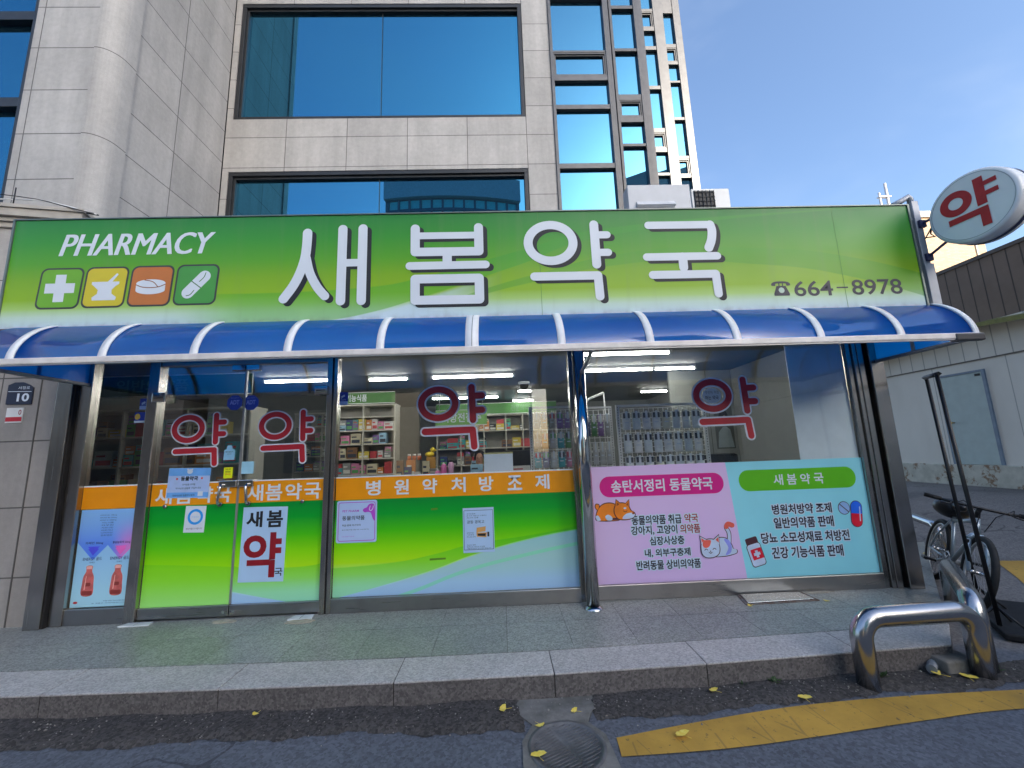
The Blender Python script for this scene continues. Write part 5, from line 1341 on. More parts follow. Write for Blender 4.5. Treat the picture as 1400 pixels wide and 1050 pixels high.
for x in (2.83, 3.32):
    for y in (1.24, 1.74): k.cyl((x, y, IN), (x, y, .45), .02)
k.build('leg', M_alu, ch)
stn = thing('display_stand', 'white folding display arm rising behind the short wire rack', 'stand', (1.25, 1.2, IN))
k = MB(); k.tube([(1.10, 1.2, IN), (1.10, 1.2, 2.12), (1.15, 1.2, 2.19), (1.36, 1.2, 2.27)], .016, 8); k.tube([(1.36, 1.2, 2.27), (1.37, 1.2, 1.55)], .010, 8); k.tube([(1.10, 1.2, 1.50), (1.45, 1.2, 1.56)], .016, 8); k.build('arm', M_white, stn)
MB().box(.95, 1.35, 1.05, 1.35, IN, IN + .03).build('foot', M_white, stn)

# ------------------------------------------------------------------ office building above
M_back = plain('building_core', (.06, .065, .07), .8)
ob = thing('office_building', 'grey stone office building with blue mirror windows rising behind the shop', 'building', (-2.5, 3, 0))
FY, MY = 3.05, .80
TOP = 18
core = MB(); core.box(-13, 1.25, FY + .35, 16, 4.05, TOP); core.build('core', M_back, ob)
w = MB()
WX0, WX1 = -5.02, .68
rowsW = [(4.6, 6.96), (8.09, 10.78), (12.1, 14.6)]
z = 4.03
for a, b_ in rowsW:
    w.box(-5.13, 1.22, FY, FY + .34, z, a); w.box(-5.13, WX0, FY, FY + .34, a, b_); w.box(WX1, 1.22, FY, FY + .34, a, b_); z = b_
w.box(-5.13, 1.22, FY, FY + .34, z, TOP)
w.build('front_wall', M_wall_front, ob)
# left mass: front face, rounded corner, side wall
cx_, cr = -5.36, .24
MB().box(-6.20, cx_ - .001, MY + .0, MY + .5, 4.02, TOP).build('left_wall', M_wall_mass, ob)
MB().box(-13, -9.2, MY, MY + .5, 4.02, TOP).build('left_wall', M_wall_mass, ob)
pl = [(cx_, MY - .012)] + [(cx_ + cr * math.sin(R(9 * i)), MY + cr - .012 - cr * math.cos(R(9 * i)) + .0) for i in range(11)] + [(cx_ + cr, MY + .36), (cx_, MY + .36)]
k = MB(); k.prism(pl[1:], 4.02, TOP)
o = k.build('rounded_corner', M_wall_round, ob)
MB().box(-5.9, cx_ + cr - .03, MY + .361, FY - .002, 4.02, TOP).build('side_wall', M_wall_side, ob)
mb = MB(); mb.box(-9.2, -6.20, MY + .30, FY, 4.02, TOP); mb.build('window_core', M_back, ob)
def upper_win(x0, x1, z0, z1, y, mull=(), trans=()):
    f = MB(); t_ = .075
    f.box(x0, x1, y - .02, y + .2, z1 - t_, z1); f.box(x0, x1, y - .02, y + .2, z0, z0 + t_ * .8); f.box(x0, x0 + t_, y - .018, y + .2, z0 + t_ * .8, z1 - t_); f.box(x1 - t_, x1, y - .018, y + .2, z0 + t_ * .8, z1 - t_)
    f.box(x0 + t_, x1 - t_, y + .02, y + .1, z1 - t_ - .05, z1 - t_ - .001); f.box(x0 + t_, x0 + t_ + .04, y + .02, y + .1, z0 + t_, z1 - t_ - .05)
    for x in mull: f.box(x - .004, x + .004, y + .055, y + .075, z0 + t_ * .8, z1 - t_ - .05)
    for z in trans: f.box(x0 + t_, x1 - t_, y - .01, y + .1, z - .07, z + .07)
    o = f.build('window_frame', M_blackalu, ob, bevel=.004)
    MB().box(x0 + .05, x1 - .05, y + .08, y + .10, z0 + .03, z1 - .03).build('pane', M_mirror, o)
for a, b_ in rowsW: upper_win(WX0 + .005, WX1 - .005, a + .004, b_ - .004, FY + .03, mull=(-2.20,))
upper_win(-9.19, -6.21, 4.1, TOP - .4, MY + .05, mull=(-7.6,), trans=(6.37, 7.74, 9.1, 10.5, 12))
# stepped mirror glass bays
M_bayframe = plain('bay_frame', (.120, .120, .122), .36, .35, var=.12)
bays = [(3.05, 1.22, 2.50, (1.29, 2.375), [(10.861, 9.602), (9.549, 9.012, 1), (8.892, 8.335), (8.235, 7.034), (6.923, 4.2)]),
        (3.5, 2.35, 3.42, (2.725, 3.215), [(12.6, 11.279), (11.191, 10.159), (10.084, 9.002), (8.859, 8.468, 1), (8.328, 7.824), (7.756, 5.2)]),
        (4.3, 3.18, 4.30, (3.60, 4.04), [(13.6, 12.206), (12.12, 11.671, 1), (11.565, 11.125), (11.021, 10.022), (9.922, 8.881), (8.765, 8.364, 1), (8.251, 7.727), (7.653, 5.5)]),
        (5.0, 4.0, 5.12, (4.48, 4.91), [(12.953, 11.988), (11.876, 11.45, 1), (11.361, 10.876), (10.811, 9.801), (9.717, 8.7), (8.619, 8.174, 1), (8.094, 6.5), (6.4, 5.2)])]
for bi, (y, x0, x1, (g0, g1), rws) in enumerate(bays):
    f = MB(); hi = 13.9 if bi == 3 else TOP
    f.box(x0, g0 - .06, y, y + .30, 4.05, hi); f.box(g1 + .06, x1, y, y + .30, 4.05, hi)
    f.box(g0 - .06, g0, y - .035, y + .30, 4.05, hi); f.box(g1, g1 + .06, y - .035, y + .30, 4.05, hi)
    zs = sorted([q[0] for q in rws] + [q[1] for q in rws])
    prev = 4.05
    for q in sorted(rws, key=lambda q: q[1]):
        f.box(g0, g1, y - .02, y + .2, prev, q[1]); prev = q[0]
    f.box(g0, g1, y - .02, y + .2, prev, hi)
    o = f.build('bay_frame', M_bayframe, ob, bevel=.006)
    for q in rws:
        if len(q) == 3:
            v_ = MB(); t_ = .05
            for n_ in (0, 1): 
                i0 = .028 * n_; yy = y - .012 + .022 * n_
                v_.box(g0 + i0, g1 - i0, yy, yy + .03, q[0] - i0 - .026, q[0] - i0); v_.box(g0 + i0, g1 - i0, yy, yy + .03, q[1] + i0, q[1] + i0 + .026); v_.box(g0 + i0, g0 + i0 + .026, yy, yy + .03, q[1] + i0 + .026, q[0] - i0 - .026); v_.box(g1 - i0 - .026, g1 - i0, yy, yy + .03, q[1] + i0 + .026, q[0] - i0 - .026)
            v_.build('vent_frame', M_bayframe, o)
        MB().box(g0 + .002, g1 - .002, y + .05, y + .06, q[1] + .002, q[0] - .002).build('pane', M_mirror2, o)
    MB().box(x0 + .02, x1 - .02 if bi < 3 else x1 - .004, y + .305, y + 6, 4.05, hi).build('bay_core', M_back, ob)
MB().box(4.0, 5.12, 4.96, 11, 13.0 + .9, TOP).build('parapet_block', plain('cream_stone', (.48, .42, .30), .7, var=.08), ob)

# neighbour wing at the left: stone wall and parapet with cornice
nb = thing('neighbour_wing', 'low stone wing at the left edge with a moulded cornice and house number plates', 'building', (-5.2, 0, 0))
MB().box(-7.5, -4.265, .0, .075, .05, 2.92).build('stone_wall', M_neigh, nb)
k = MB(); k.box(-4.50, -4.49, -.006, -.0005, .15, 2.6); k.build('pipe_joint', plain('joint_dark', (.09, .085, .08), .8), nb)
A_, B_ = Vector((-5.70, .26)), Vector((-4.78, .44))
dv = (B_ - A_).normalized(); nv = Vector((dv.y, -dv.x))
def seg_prism(p, q, d0, d1, z0, z1, mt, name):
    pl = [p + nv * d1, q + nv * d1, q - nv * d0, p - nv * d0]
    return MB().prism([tuple(v_) for v_ in pl], z0, z1).build(name, mt, nb)
AA = A_ - dv * 1.8
seg_prism(AA, B_, .30, .0, 2.6, 4.30, M_neigh_up, 'parapet')
for i, (d1, z0, z1) in enumerate(((.03, 4.22, 4.28), (.06, 4.281, 4.33), (.10, 4.331, 4.42), (.12, 4.421, 4.46))):
    seg_prism(AA, B_ + dv * .02 * i, .28, d1, z0, z1, plain('cornice_stone', (.40, .37, .33), .7), 'cornice')
def plate(label, x0, x1, z0, z1, mt, words, y=-.012):
    p = thing('number_plate', label, 'plate', ((x0 + x1) / 2, y, z0))
    return p
p = thing('number_plate', 'dark blue house number plate reading 10 at the left edge', 'plate', (-4.66, -.01, 2.19))
MB().slab([(-4.80, 2.170), (-4.560, 2.165), (-4.560, 2.33), (-4.60, 2.36), (-4.66, 2.385), (-4.74, 2.385), (-4.80, 2.36)], -.012, -.001).build('plate', plain('plate_navy', (.015, .02, .05), .35), p)
text('10', -4.70, -4.585, 2.195, 2.275, -.0135, M_vinylw, p, bold=.03)
text('서정로', -4.70, -4.59, 2.315, 2.345, -.0135, M_vinylw, p, bold=.0)
MB().flat([(-4.79, 2.293), (-4.57, 2.288), (-4.57, 2.294), (-4.79, 2.299)], -.0135).build('plate_rule', M_vinylw, p)
p = thing('number_plate', 'small white and red plate below the dark blue house number', 'plate', (-4.68, -.01, 2.0))
MB().box(-4.78, -4.625, -.010, -.001, 1.99, 2.135).build('plate', M_white, p)
MB().flat([(-4.778, 2.003), (-4.627, 2.003), (-4.627, 2.045), (-4.778, 2.045)], -.0115).build('red_band', M_red, p)
text('0', -4.665, -4.637, 2.065, 2.115, -.0115, M_redmid, p, bold=.02)
cb = thing('cable_bundle', 'bundle of dark and white cables running along the cornice to the sign', 'cables', (-5.2, .2, 4.47))
for i in range(4):
    k = MB(); q = []
    for j_ in range(14):
        f_ = j_ / 13; p_ = A_ - dv * .9 + (B_ - A_ + dv * 1.1) * f_ + nv * (-.02 + .035 * i)
        q.append((p_.x, p_.y - .25 * max(0, f_ - .7), 4.49 + .03 * math.sin(6 * f_ + i * 1.7) + .02 * i - .45 * max(0, f_ - .72)))
    k.tube(q, .010 - .0015 * i, 6); k.build('cable', M_black if i != 2 else M_white, cb)
k = MB(); k.tube([(-5.35, .22, 4.46), (-5.35, .22, 4.66)], .006, 6); k.build('cable_pin', M_black, cb)

# rooftop units behind the signboard
ac = thing('vent_unit', 'white box shaped vent unit with a slatted hood on the annex roof', 'vent unit', (2.4, 1.4, 4.02))
MB().box(1.95, 2.87, 1.30, 1.52, 4.021, 5.335).build('cabinet', plain('unit_white', (.50, .52, .56), .45, var=.05), ac, bevel=.008)
k = MB()
for z in (5.07, 4.93, 4.79): k.add([(2.06, 1.298, z), (2.62, 1.298, z), (2.62, 1.24, z - .085), (2.06, 1.24, z - .085), (2.06, 1.298, z - .10), (2.62, 1.298, z - .10)], [(0, 1, 2, 3), (3, 2, 5, 4), (0, 3, 4), (1, 5, 2)])
k.build('louvre', plain('louvre_white', (.56, .57, .59), .45), ac)
ac = thing('air_conditioner', 'pale outdoor air conditioner with a dark grille right of the vent unit', 'air conditioner', (3.4, 2.0, 4.02))
MB().box(3.155, 3.77, 1.8, 2.5, 4.021, 5.60).build('cabinet', M_white, ac, bevel=.008)
k = MB(); k.box(3.19, 3.52, 1.790, 1.7995, 4.5, 5.56); k.box(3.1475, 3.1545, 1.84, 2.45, 4.5, 5.56); k.build('coil', plain('coil_dark', (.02, .022, .025), .6), ac)
k = MB()
for i in range(6): k.cyl((3.20 + .062 * i, 1.783, 4.5), (3.20 + .062 * i, 1.783, 5.56), .006, n=5)
for i in range(14): k.cyl((3.19, 1.783, 4.55 + .075 * i), (3.52, 1.783, 4.55 + .075 * i), .005, n=5)
for i in range(9): k.cyl((3.142, 1.86 + .07 * i, 4.5), (3.142, 1.86 + .07 * i, 5.56), .006, n=5)
k.build('grille', M_blackalu, ac)

# ------------------------------------------------------------------ right side: shed, brick building
SHX = 10.7
sh = thing('metal_shed', 'long white panel shed with a pale green door and a brown clad upper storey', 'shed', (SHX, 5, .43))
m = Mat('shed_plinth', .85)
m.color(m.mix((m.noise(1.9, 6, .75).ss(.53, .60)) * .85, m.mix(m.noise(5, 5).ss(.3, .7), (.50, .49, .42), (.66, .64, .56)), (.24, .13, .06))); M_plinth = m.m
MB().box(SHX - .10, SHX + .3, -14, 14, .2, .90).build('plinth', M_plinth, sh, bevel=.02)  # shed parts lengthened out of view to shade the side street
m = Mat('shed_panel', .5)
col, fac = m.brick('yz', 1.5, 12, .010, 0, (.42 + 15, 4))
m.color(m.mix(fac * .55, m.mix(m.noise(1.2, 5, stretch=(1, 1, .4)).ss(.25, .75), (.72, .69, .63), (.82, .79, .73)), (.2, .2, .2))); m.bump(fac * -1, .4, .01); M_shed = m.m
MB().box(SHX - .02, SHX + .3, -14, 14, .901, 3.20).build('wall', M_shed, sh)
m = Mat('shed_panel_ribbed', .5)
col, fac = m.brick('yz', .30, 12, .012, 0, (15, 4))
m.color(m.mix(fac * .6, m.mix(m.noise(1.2, 5).ss(.25, .75), (.70, .67, .61), (.79, .76, .70)), (.2, .2, .2))); m.bump(fac * -1, .5, .012); M_shed2 = m.m
MB().box(SHX - .06, SHX + .3, -14, 14, 3.225, 4.0).build('upper_panels', M_shed2, sh)
MB().box(SHX - .05, SHX + .3, -14, 14, 3.201, 3.224).build('joint_strip', plain('joint_grey', (.16, .15, .14), .6), sh)
m = Mat('brown_cladding', .55, .1)
col, fac = m.brick('yz', .24, 14, .014, 0, (15, 4))
n_ = m.noise(.6, 6, .7)
m.color(m.mix(fac * .7, m.mix(n_.ss(.25, .75), (.165, .118, .090), (.235, .172, .135)), (.02, .016, .014))); m.bump(fac * -1, .8, .03); M_brown = m.m
MB().box(SHX + .05, SHX + .35, -14, 14, 4.001, 5.42).build('upper_cladding', M_brown, sh)
k = MB(); k.box(SHX + .02, SHX + .38, -14, 14.02, 5.421, 5.50); k.build('coping', plain('brown_coping', (.12, .10, .09), .5), sh)
M_gut = plain('gutter_green', (.20, .20, .06), .5, var=.2)
gu = MB()
for (y0, z0), (y1, z1) in (((13, 3.34), (4.10, 3.93)), ((4.10, 3.93), (1.0, 3.62))):
    xg = SHX - .45
    vs = [(xg, y0, z0), (xg, y1, z1), (xg, y1, z1 - .09), (xg, y0, z0 - .09), (SHX + .04, y0, z0 + .10), (SHX + .04, y1, z1 + .10), (SHX + .04, y1, z1 + .02), (SHX + .04, y0, z0 + .02)]
    gu.add(vs, [(0, 3, 2, 1), (0, 1, 5, 4), (3, 7, 6, 2), (4, 5, 6, 7), (0, 4, 7, 3), (1, 2, 6, 5)])
gu.build('eave_gutter', M_gut, sh)
M_door = plain('pale_green_door', (.47, .56, .55), .45, var=.05)
MB().box(SHX - .045, SHX - .021, 4.55, 5.42, .905, 2.94).build('door', M_door, sh, bevel=.006)
dr = [c_ for c_ in sh.children if c_.name.startswith('door')][0]
k = MB(); k.box(SHX - .06, SHX - .0215, 4.49, 4.545, .905, 2.99); k.box(SHX - .06, SHX - .0215, 5.425, 5.48, .905, 2.99); k.box(SHX - .06, SHX - .0215, 4.546, 5.424, 2.945, 2.99); k.build('door_frame', plain('door_frame_blue', (.22, .28, .36), .45), sh)
k = MB(); k.cyl((SHX - .045, 5.30, 1.86), (SHX - .10, 5.30, 1.86), .014); k.ellipsoid((SHX - .12, 5.30, 1.86), (.028, .030, .030)); k.build('door_knob', plain('brass', (.55, .36, .14), .3, .9), dr)
k = MB(); k.box(SHX - .06, SHX - .046, 4.58, 4.68, 2.86, 2.91); k.build('closer', M_black, dr)
M_rd = plain('stain_dark', (.28, .28, .27), .7)
bk = thing('brick_building', 'sunlit cream brick building beyond the brown clad shed', 'building', (23, 18, 0))
m = Mat('cream_brick', .8)
col, fac = m.brick('xz', .24, .085, .012, .5, (40, 3))
m.color(m.mix(fac * .55, m.mix(col, (.46, .31, .19), (.54, .40, .26)), (.30, .24, .18))); M_brick = m.m
MB().box(19.5, 26.6, 16, 26, 0, 13.4).build('wall', M_brick, bk)
MB().box(19.4, 26.7, 15.9, 26.1, 13.401, 13.75).build('coping', plain('coping_pale', (.5, .46, .40), .7), bk)
f = MB(); f.box(22.5, 23.3, 15.93, 15.999, 6.9, 9.3); f = f.build('window_frame', M_offwhite, bk)
MB().box(22.58, 23.22, 15.90, 15.929, 6.98, 9.22).build('pane', M_mirror2, f)
k = MB()
for i in range(6): k.box(22.45 + .18 * i, 22.49 + .18 * i, 15.80, 15.84, 6.8, 8.0)
k.box(22.4, 23.45, 15.79, 15.85, 8.001, 8.06); k.build('window_railing', plain('railing_cream', (.5, .45, .32), .5), bk)
k = MB(); k.box(26.0, 26.06, 15.94, 15.999, 0, 13.3); k.build('downpipe', M_offwhite, bk)
k = MB(); k.cyl((22.30, 17, 13.75), (22.30, 17, 15.6), .06); k.cyl((22.75, 17, 13.75), (22.75, 17, 16.2), .07); k.box(22.2, 22.9, 16.9, 17.1, 15.3, 15.36); k.build('flue', plain('flue_grey', (.55, .55, .56), .4, .3), bk)

# ------------------------------------------------------------------ street furniture
def guard(label, a, b, h, r_, bend=.13, group='stainless U shaped guard rails'):
    t_ = thing('guard_rail', label, 'guard rail', ((a[0] + b[0]) / 2, (a[1] + b[1]) / 2, 0), group=group)
    A, B = Vector((a[0], a[1], 0)), Vector((b[0], b[1], 0)); d = (B - A).normalized(); L = (B - A).length; zt = h - r_
    pts = [A + Vector((0, 0, -.05)), A + Vector((0, 0, zt - bend))]
    for i in range(1, 8): an = R(90 * i / 8); pts.append(A + d * bend * (1 - math.cos(an)) + Vector((0, 0, zt - bend + bend * math.sin(an))))
    pts += [A + d * bend + Vector((0, 0, zt)), B - d * bend + Vector((0, 0, zt))]
    for i in range(1, 8): an = R(90 * i / 8); pts.append(B - d * bend * (1 - math.sin(an)) + Vector((0, 0, zt - bend + bend * math.cos(an))))
    pts += [B + Vector((0, 0, zt - bend)), B + Vector((0, 0, -.05))]
    MB().tube(pts, r_, 24).build('rail', M_guard, t_)
guard('front stainless guard rail standing at the kerb before the platform corner', (2.275, -1.285), (3.07, -1.25), .475, .062)
guard('stainless guard rail running back from the corner beside the bicycle', (3.17, -1.18), (3.90, -.36), .50, .062)
guard('far stainless guard rail behind the rear wheel of the bicycle', (5.42, 1.12), (6.15, 2.5), .50, .048)

# bicycle, leaning on its stand
RW, FW = Vector((4.74, .63, 0)), Vector((4.193, -.217, 0))
ang = math.atan2(FW.y - RW.y, FW.x - RW.x); WB = (FW - RW).length
bi = thing('bicycle', 'silver mountain bicycle with a bulky black saddle parked beside the guard rail', 'bicycle', tuple(RW), (R(-16), 0, ang))
bi.rotation_mode = 'XYZ'
M_frame = plain('bike_silver', (.40, .46, .50), .3, .5, var=.1)
M_chrome = M_polish
r0 = .335
def wheel(cx, name):
    k = MB(); k.tube([(cx + (r0 - .026) * math.cos(2 * PI * i / 48), 0, r0 + (r0 - .026) * math.sin(2 * PI * i / 48)) for i in range(48)], .026, 10, closed=True)
    ty = k.build('wheel', M_rubber, bi, local=True)
    k = MB(); rr_ = r0 - .058
    k.tube([(cx + rr_ * math.cos(2 * PI * i / 48), 0, r0 + rr_ * math.sin(2 * PI * i / 48)) for i in range(48)], .013, 8, closed=True); k.build('rim', M_alu, ty, local=True)
    k = MB()
    for i in range(28):
        a = 2 * PI * i / 28; s_ = 1 if i % 2 else -1; a2 = a + (.5 if i % 4 < 2 else -.5)
        k.cyl((cx + .02 * math.cos(a2), s_ * .025, r0 + .02 * math.sin(a2)), (cx + rr_ * math.cos(a), 0, r0 + rr_ * math.sin(a)), .0014, n=4)
    k.build('spokes', M_alu, ty, local=True)
    k = MB(); k.lathe([(.012, -.06), (.022, -.035), (.016, -.03), (.016, .03), (.022, .035), (.012, .06)], (cx, 0, r0), 14, 'y'); k.build('hub', M_chrome, ty, local=True)
wheel(0, 'rear'); wheel(WB, 'front')
BBx, BBz = .42, .30
HT0, HT1 = (WB - .155, 0, .66), (WB - .215, 0, .80)
STt = (.26, 0, .74)
k = MB(); k.tube([(BBx, 0, BBz), STt], .016, 10); k.tube([(BBx, 0, BBz), (WB - .165, 0, .69)], .021, 10); k.tube([(STt[0] + .02, 0, .70), (WB - .20, 0, .775)], .018, 10); k.tube([HT0, HT1], .022, 10)
for s_ in (-1, 1): k.tube([(BBx, s_ * .03, BBz), (0, s_ * .065, r0)], .010, 8); k.tube([(STt[0] + .01, s_ * .02, .70), (.10, s_ * .06, .49), (0, s_ * .065, r0)], .009, 8)
k.build('frame', M_frame, bi, local=True)
k = MB()
for s_ in (-1, 1): k.tube([(WB - .135, s_ * .060, .60), (WB - .10, s_ * .062, .52), (WB, s_ * .060, r0)], [.021, .021, .014], 10)
k.tube([(WB - .135, -.062, .605), (WB - .155, -.03, .645), (WB - .155, .03, .645), (WB - .135, .062, .605)], .021, 10); k.build('fork', plain('fork_silver_blue', (.42, .52, .60), .3, .4), bi, local=True)
k = MB(); k.tube([HT1, (WB - .235, 0, .86), (WB - .19, 0, .905)], .019, 10); k.build('stem', M_black, bi, local=True)
k = MB(); k.tube([(WB - .235, -.33, .915), (WB - .20, -.16, .905), (WB - .185, 0, .905), (WB - .20, .16, .905), (WB - .235, .33, .915)], .0135, 10); hb = k.build('handlebar', M_black, bi, local=True)
for s_ in (-1, 1):
    k = MB(); k.tube([(WB - .225, s_ * .26, .912), (WB - .240, s_ * .38, .917)], .020, 10); k.build('grip', M_rubber, hb, local=True)
    k = MB(); k.tube([(WB - .21, s_ * .19, .905), (WB - .15, s_ * .21, .892), (WB - .13, s_ * .29, .880)], .007, 6); k.build('brake_lever', M_black, hb, local=True)
    k = MB(); k.tube([(WB - .15, s_ * .20, .892), (WB - .05, s_ * .16, .95), (WB - .02, s_ * .05, .86), (WB - .12, s_ * .03, .70)], .0035, 6); k.build('cable', M_black, hb, local=True)
k = MB(); k.tube([STt, (.235, 0, .80)], .013, 10); k.build('seat_post', M_chrome, bi, local=True)
k = MB(); k.ellipsoid((.16, 0, .815), (.17, .150, .105), 20, 12); k.ellipsoid((.33, 0, .855), (.14, .055, .05), 16, 10); k.build('saddle', plain('black_vinyl', (.008, .008, .010), .38, bump=.1), bi, local=True)
MB().box(.00, .015, -.03, .03, .86, .90).build('reflector', plain('amber', (.6, .35, .05), .3), bi, local=True)
k = MB(); k.lathe([(.095, -.050), (.095, -.046), (.075, -.046), (.075, -.050)], (BBx, 0, BBz), 30, 'y', cap=False); k.lathe([(.03, -.052), (.03, .05)], (BBx, 0, BBz), 14, 'y')
for i in range(4): a = R(45 + 90 * i); k.tube([(BBx, -.048, BBz), (BBx + .085 * math.cos(a), -.048, BBz + .085 * math.sin(a))], .008, 6)
k.build('chainring', M_alu, bi, local=True)
for s_, a in ((-1, 200), (1, 20)):
    k = MB(); e_ = (BBx + .17 * math.cos(R(a)), s_ * .075, BBz + .17 * math.sin(R(a))); k.tube([(BBx, s_ * .06, BBz), e_], .011, 8); ck = k.build('crank', M_alu, bi, local=True)
    MB().box(e_[0] - .045, e_[0] + .045, min(s_ * .08, s_ * .18), max(s_ * .08, s_ * .18), e_[2] - .012, e_[2] + .012).build('pedal', M_black, ck, local=True, bevel=.004)
k = MB(); k.tube([(.0, .05, r0 - .045), (BBx, .05, BBz - .09)], .004, 5); k.tube([(.0, -.05, r0 + .05), (BBx, -.05, BBz + .092)], .004, 5); k.tube([(.0, -.05, r0 - .05), (BBx, -.05, BBz - .092)], .004, 5); k.build('chain', M_black, bi, local=True)
k = MB(); k.tube([(.08, .07, r0 - .03), (.02, .20, .03)], .009, 8); k.build('kickstand', M_alu, bi, local=True)
k = MB(); k.box(WB - .15, WB - .10, -.085, -.06, .54, .60); k.box(WB - .15, WB - .10, .06, .085, .54, .60); k.build('brake', M_black, bi, local=True)

# tall narrow black frame stand
fs_ = thing('frame_stand', 'tall narrow black metal frame standing on a flat black base by the bicycle', 'stand', (4.1, -.45, 0))
p0, p1 = Vector((4.28, -.22, 0)), Vector((3.91, -.67, 0))
q0, q1 = p0 + Vector((-.075, .0, 2.13)), p1 + Vector((-.095, .0, 2.09))
def sq(mb, a, b, w_): return mb.tube([a, b], w_, 4)
for a, b_ in ((p0, q0), (p1, q1)): k = MB(); k.tube([a + Vector((0, 0, .02)), b_], .020, 4); k.build('upright', M_black, fs_)
k = MB(); k.tube([q0 + Vector((0, .02, 0)), q1 + Vector((0, -.02, 0))], .020, 4); k.build('top_bar', M_black, fs_)
k = MB(); k.prism([(3.78, -.80), (3.98, -.95), (4.60, -.62), (4.72, -.30), (4.42, -.10), (4.10, -.36)], .004, .060); k.build('base', plain('black_base', (.006, .006, .007), .75), fs_, bevel=.015)
for p_ in (p0, p1):
    k = MB()
    for dx, dy in ((.16, .05), (-.10, .09), (.05, -.16)): k.tube([p_ + Vector((0, 0, .20)), p_ + Vector((dx, dy, .058))], .009, 6)
    k.build('brace', M_black, fs_)
# things on the ground
bl = thing('concrete_block', 'small worn concrete block lying behind the front guard rail', 'block', (2.96, -1.13, .0))
k = MB(); k.prism(rot2([(2.86, -1.215), (3.10, -1.215), (3.10, -1.06), (2.86, -1.06)], 2.98, -1.14, 6), .012, .095); k.build('block', M_conc, bl, bevel=.012)
pi_ = thing('pipe_offcut', 'short grey plastic pipe end poking out beside the concrete block', 'pipe', (2.80, -1.15, .03))
k = MB(); k.tube([(2.78, -1.20, .045), (2.90, -1.10, .045), (3.2, -.85, .05), (3.55, -.52, .05), (4.1, .05, .05)], .028, 14); k.build('pipe', plain('pipe_grey', (.20, .22, .24), .4), pi_)
mh = thing('manhole_cover', 'round iron manhole cover with slanted ribs set in worn concrete', 'manhole', (.28, -1.655, .0))
M_iron = plain('cast_iron', (.14, .14, .142), .55, .3, var=.25, scale=14, bump=.3)
k = MB(); k.lathe([(.205, .002), (.205, .014), (.186, .014), (.186, .009), (.0005, .009)], (.30, -1.66, 0), 48, cap=False); k.build('cover', M_iron, mh)
k = MB()
for i in range(-8, 9):
    c_ = i * .021; hl = math.sqrt(max(0, .172 ** 2 - c_ ** 2))
    if hl > .03:
        u_ = Vector((math.cos(R(28)), math.sin(R(28)), 0)); n_ = Vector((-u_.y, u_.x, 0))
        a, b_ = Vector((.30, -1.66, .0098)) + n_ * c_ - u_ * hl, Vector((.30, -1.66, .0098)) + n_ * c_ + u_ * hl
        for s0, s1 in ((0, .47), (.53, 1)): k.tube([a + (b_ - a) * s0, a + (b_ - a) * s1], .0034, 4)
k.build('rib', M_iron, mh)
ht = thing('floor_hatch', 'square steel floor hatch with a rusty rim beside the right window', 'hatch', (2.47, -.12, .15))
m = Mat('hatch_rust', .8); m.color(m.mix(m.noise(14, 5, .7).ss(.35, .65), (.20, .19, .18), (.12, .055, .03))); M_rust = m.m
HQ = [(2.10, -.285), (2.78, -.262), (2.775, -.045), (2.16, -.045)]
k = MB(); k.prism(HQ, .1505, .158); k.build('rim', M_rust, ht)
k = MB(); k.prism([(2.135, -.262), (2.745, -.242), (2.74, -.055), (2.185, -.055)], .1585, .166); k.build('lid', steel('hatch_lid', (.40, .46, .52), .26, (1, 1, 1), .1), ht, bevel=.003)
for i, (x0, x1, y0, y1, lb) in enumerate(((-3.40, -3.14, -.13, -.05, 'white tile fragment under the hinge side of the left door'), (-1.93, -1.72, -.15, -.05, 'white tile fragment under the hinge side of the right door'))):
    t_ = thing('tile_fragment', lb, 'tile', ((x0 + x1) / 2, y0, .15), group='tile pieces at the door threshold')
    k = MB(); k.prism([(x0, y0), (x1, y0 + .012), (x1 - .015, y1), (x0 + .03, y1)], .1505, .162); k.build('tile', plain('tile_white', (.66, .70, .74), .25), t_, bevel=.002)
    k = MB(); k.prism([((x0 + x1) / 2 - .002, y0 + .007), ((x0 + x1) / 2 + .002, y0 + .007), ((x0 + x1) / 2 + .002, y1 - .001), ((x0 + x1) / 2 - .002, y1 - .001)], .1622, .1628); k.build('tile_joint', M_navy, t_)
m_ = plain('mortar_pale', (.42, .38, .31), .9, var=.2, scale=20)
for i, (x, y, sx, sy, lb) in enumerate(((-2.50, -.10, .10, .045, 'crumbled mortar patch under the meeting door leaves'), (-1.80, -.19, .14, .05, 'crumbled mortar patch before the right door tile'), (2.90, -.055, .17, .035, 'pale mortar smear at the sill right of the floor hatch'))):
    t_ = thing('mortar_patch', lb, 'mortar', (x, y, .15), group='mortar patches on the platform')
    r_ = random.Random(i); pl = [(x + sx * math.cos(R(24 * q)) * r_.uniform(.7, 1.1), min(-.036, y + sy * math.sin(R(24 * q)) * r_.uniform(.7, 1.1))) for q in range(15)]
    k = MB(); k.prism(pl, .1503, .1575); k.build('patch', m_, t_)

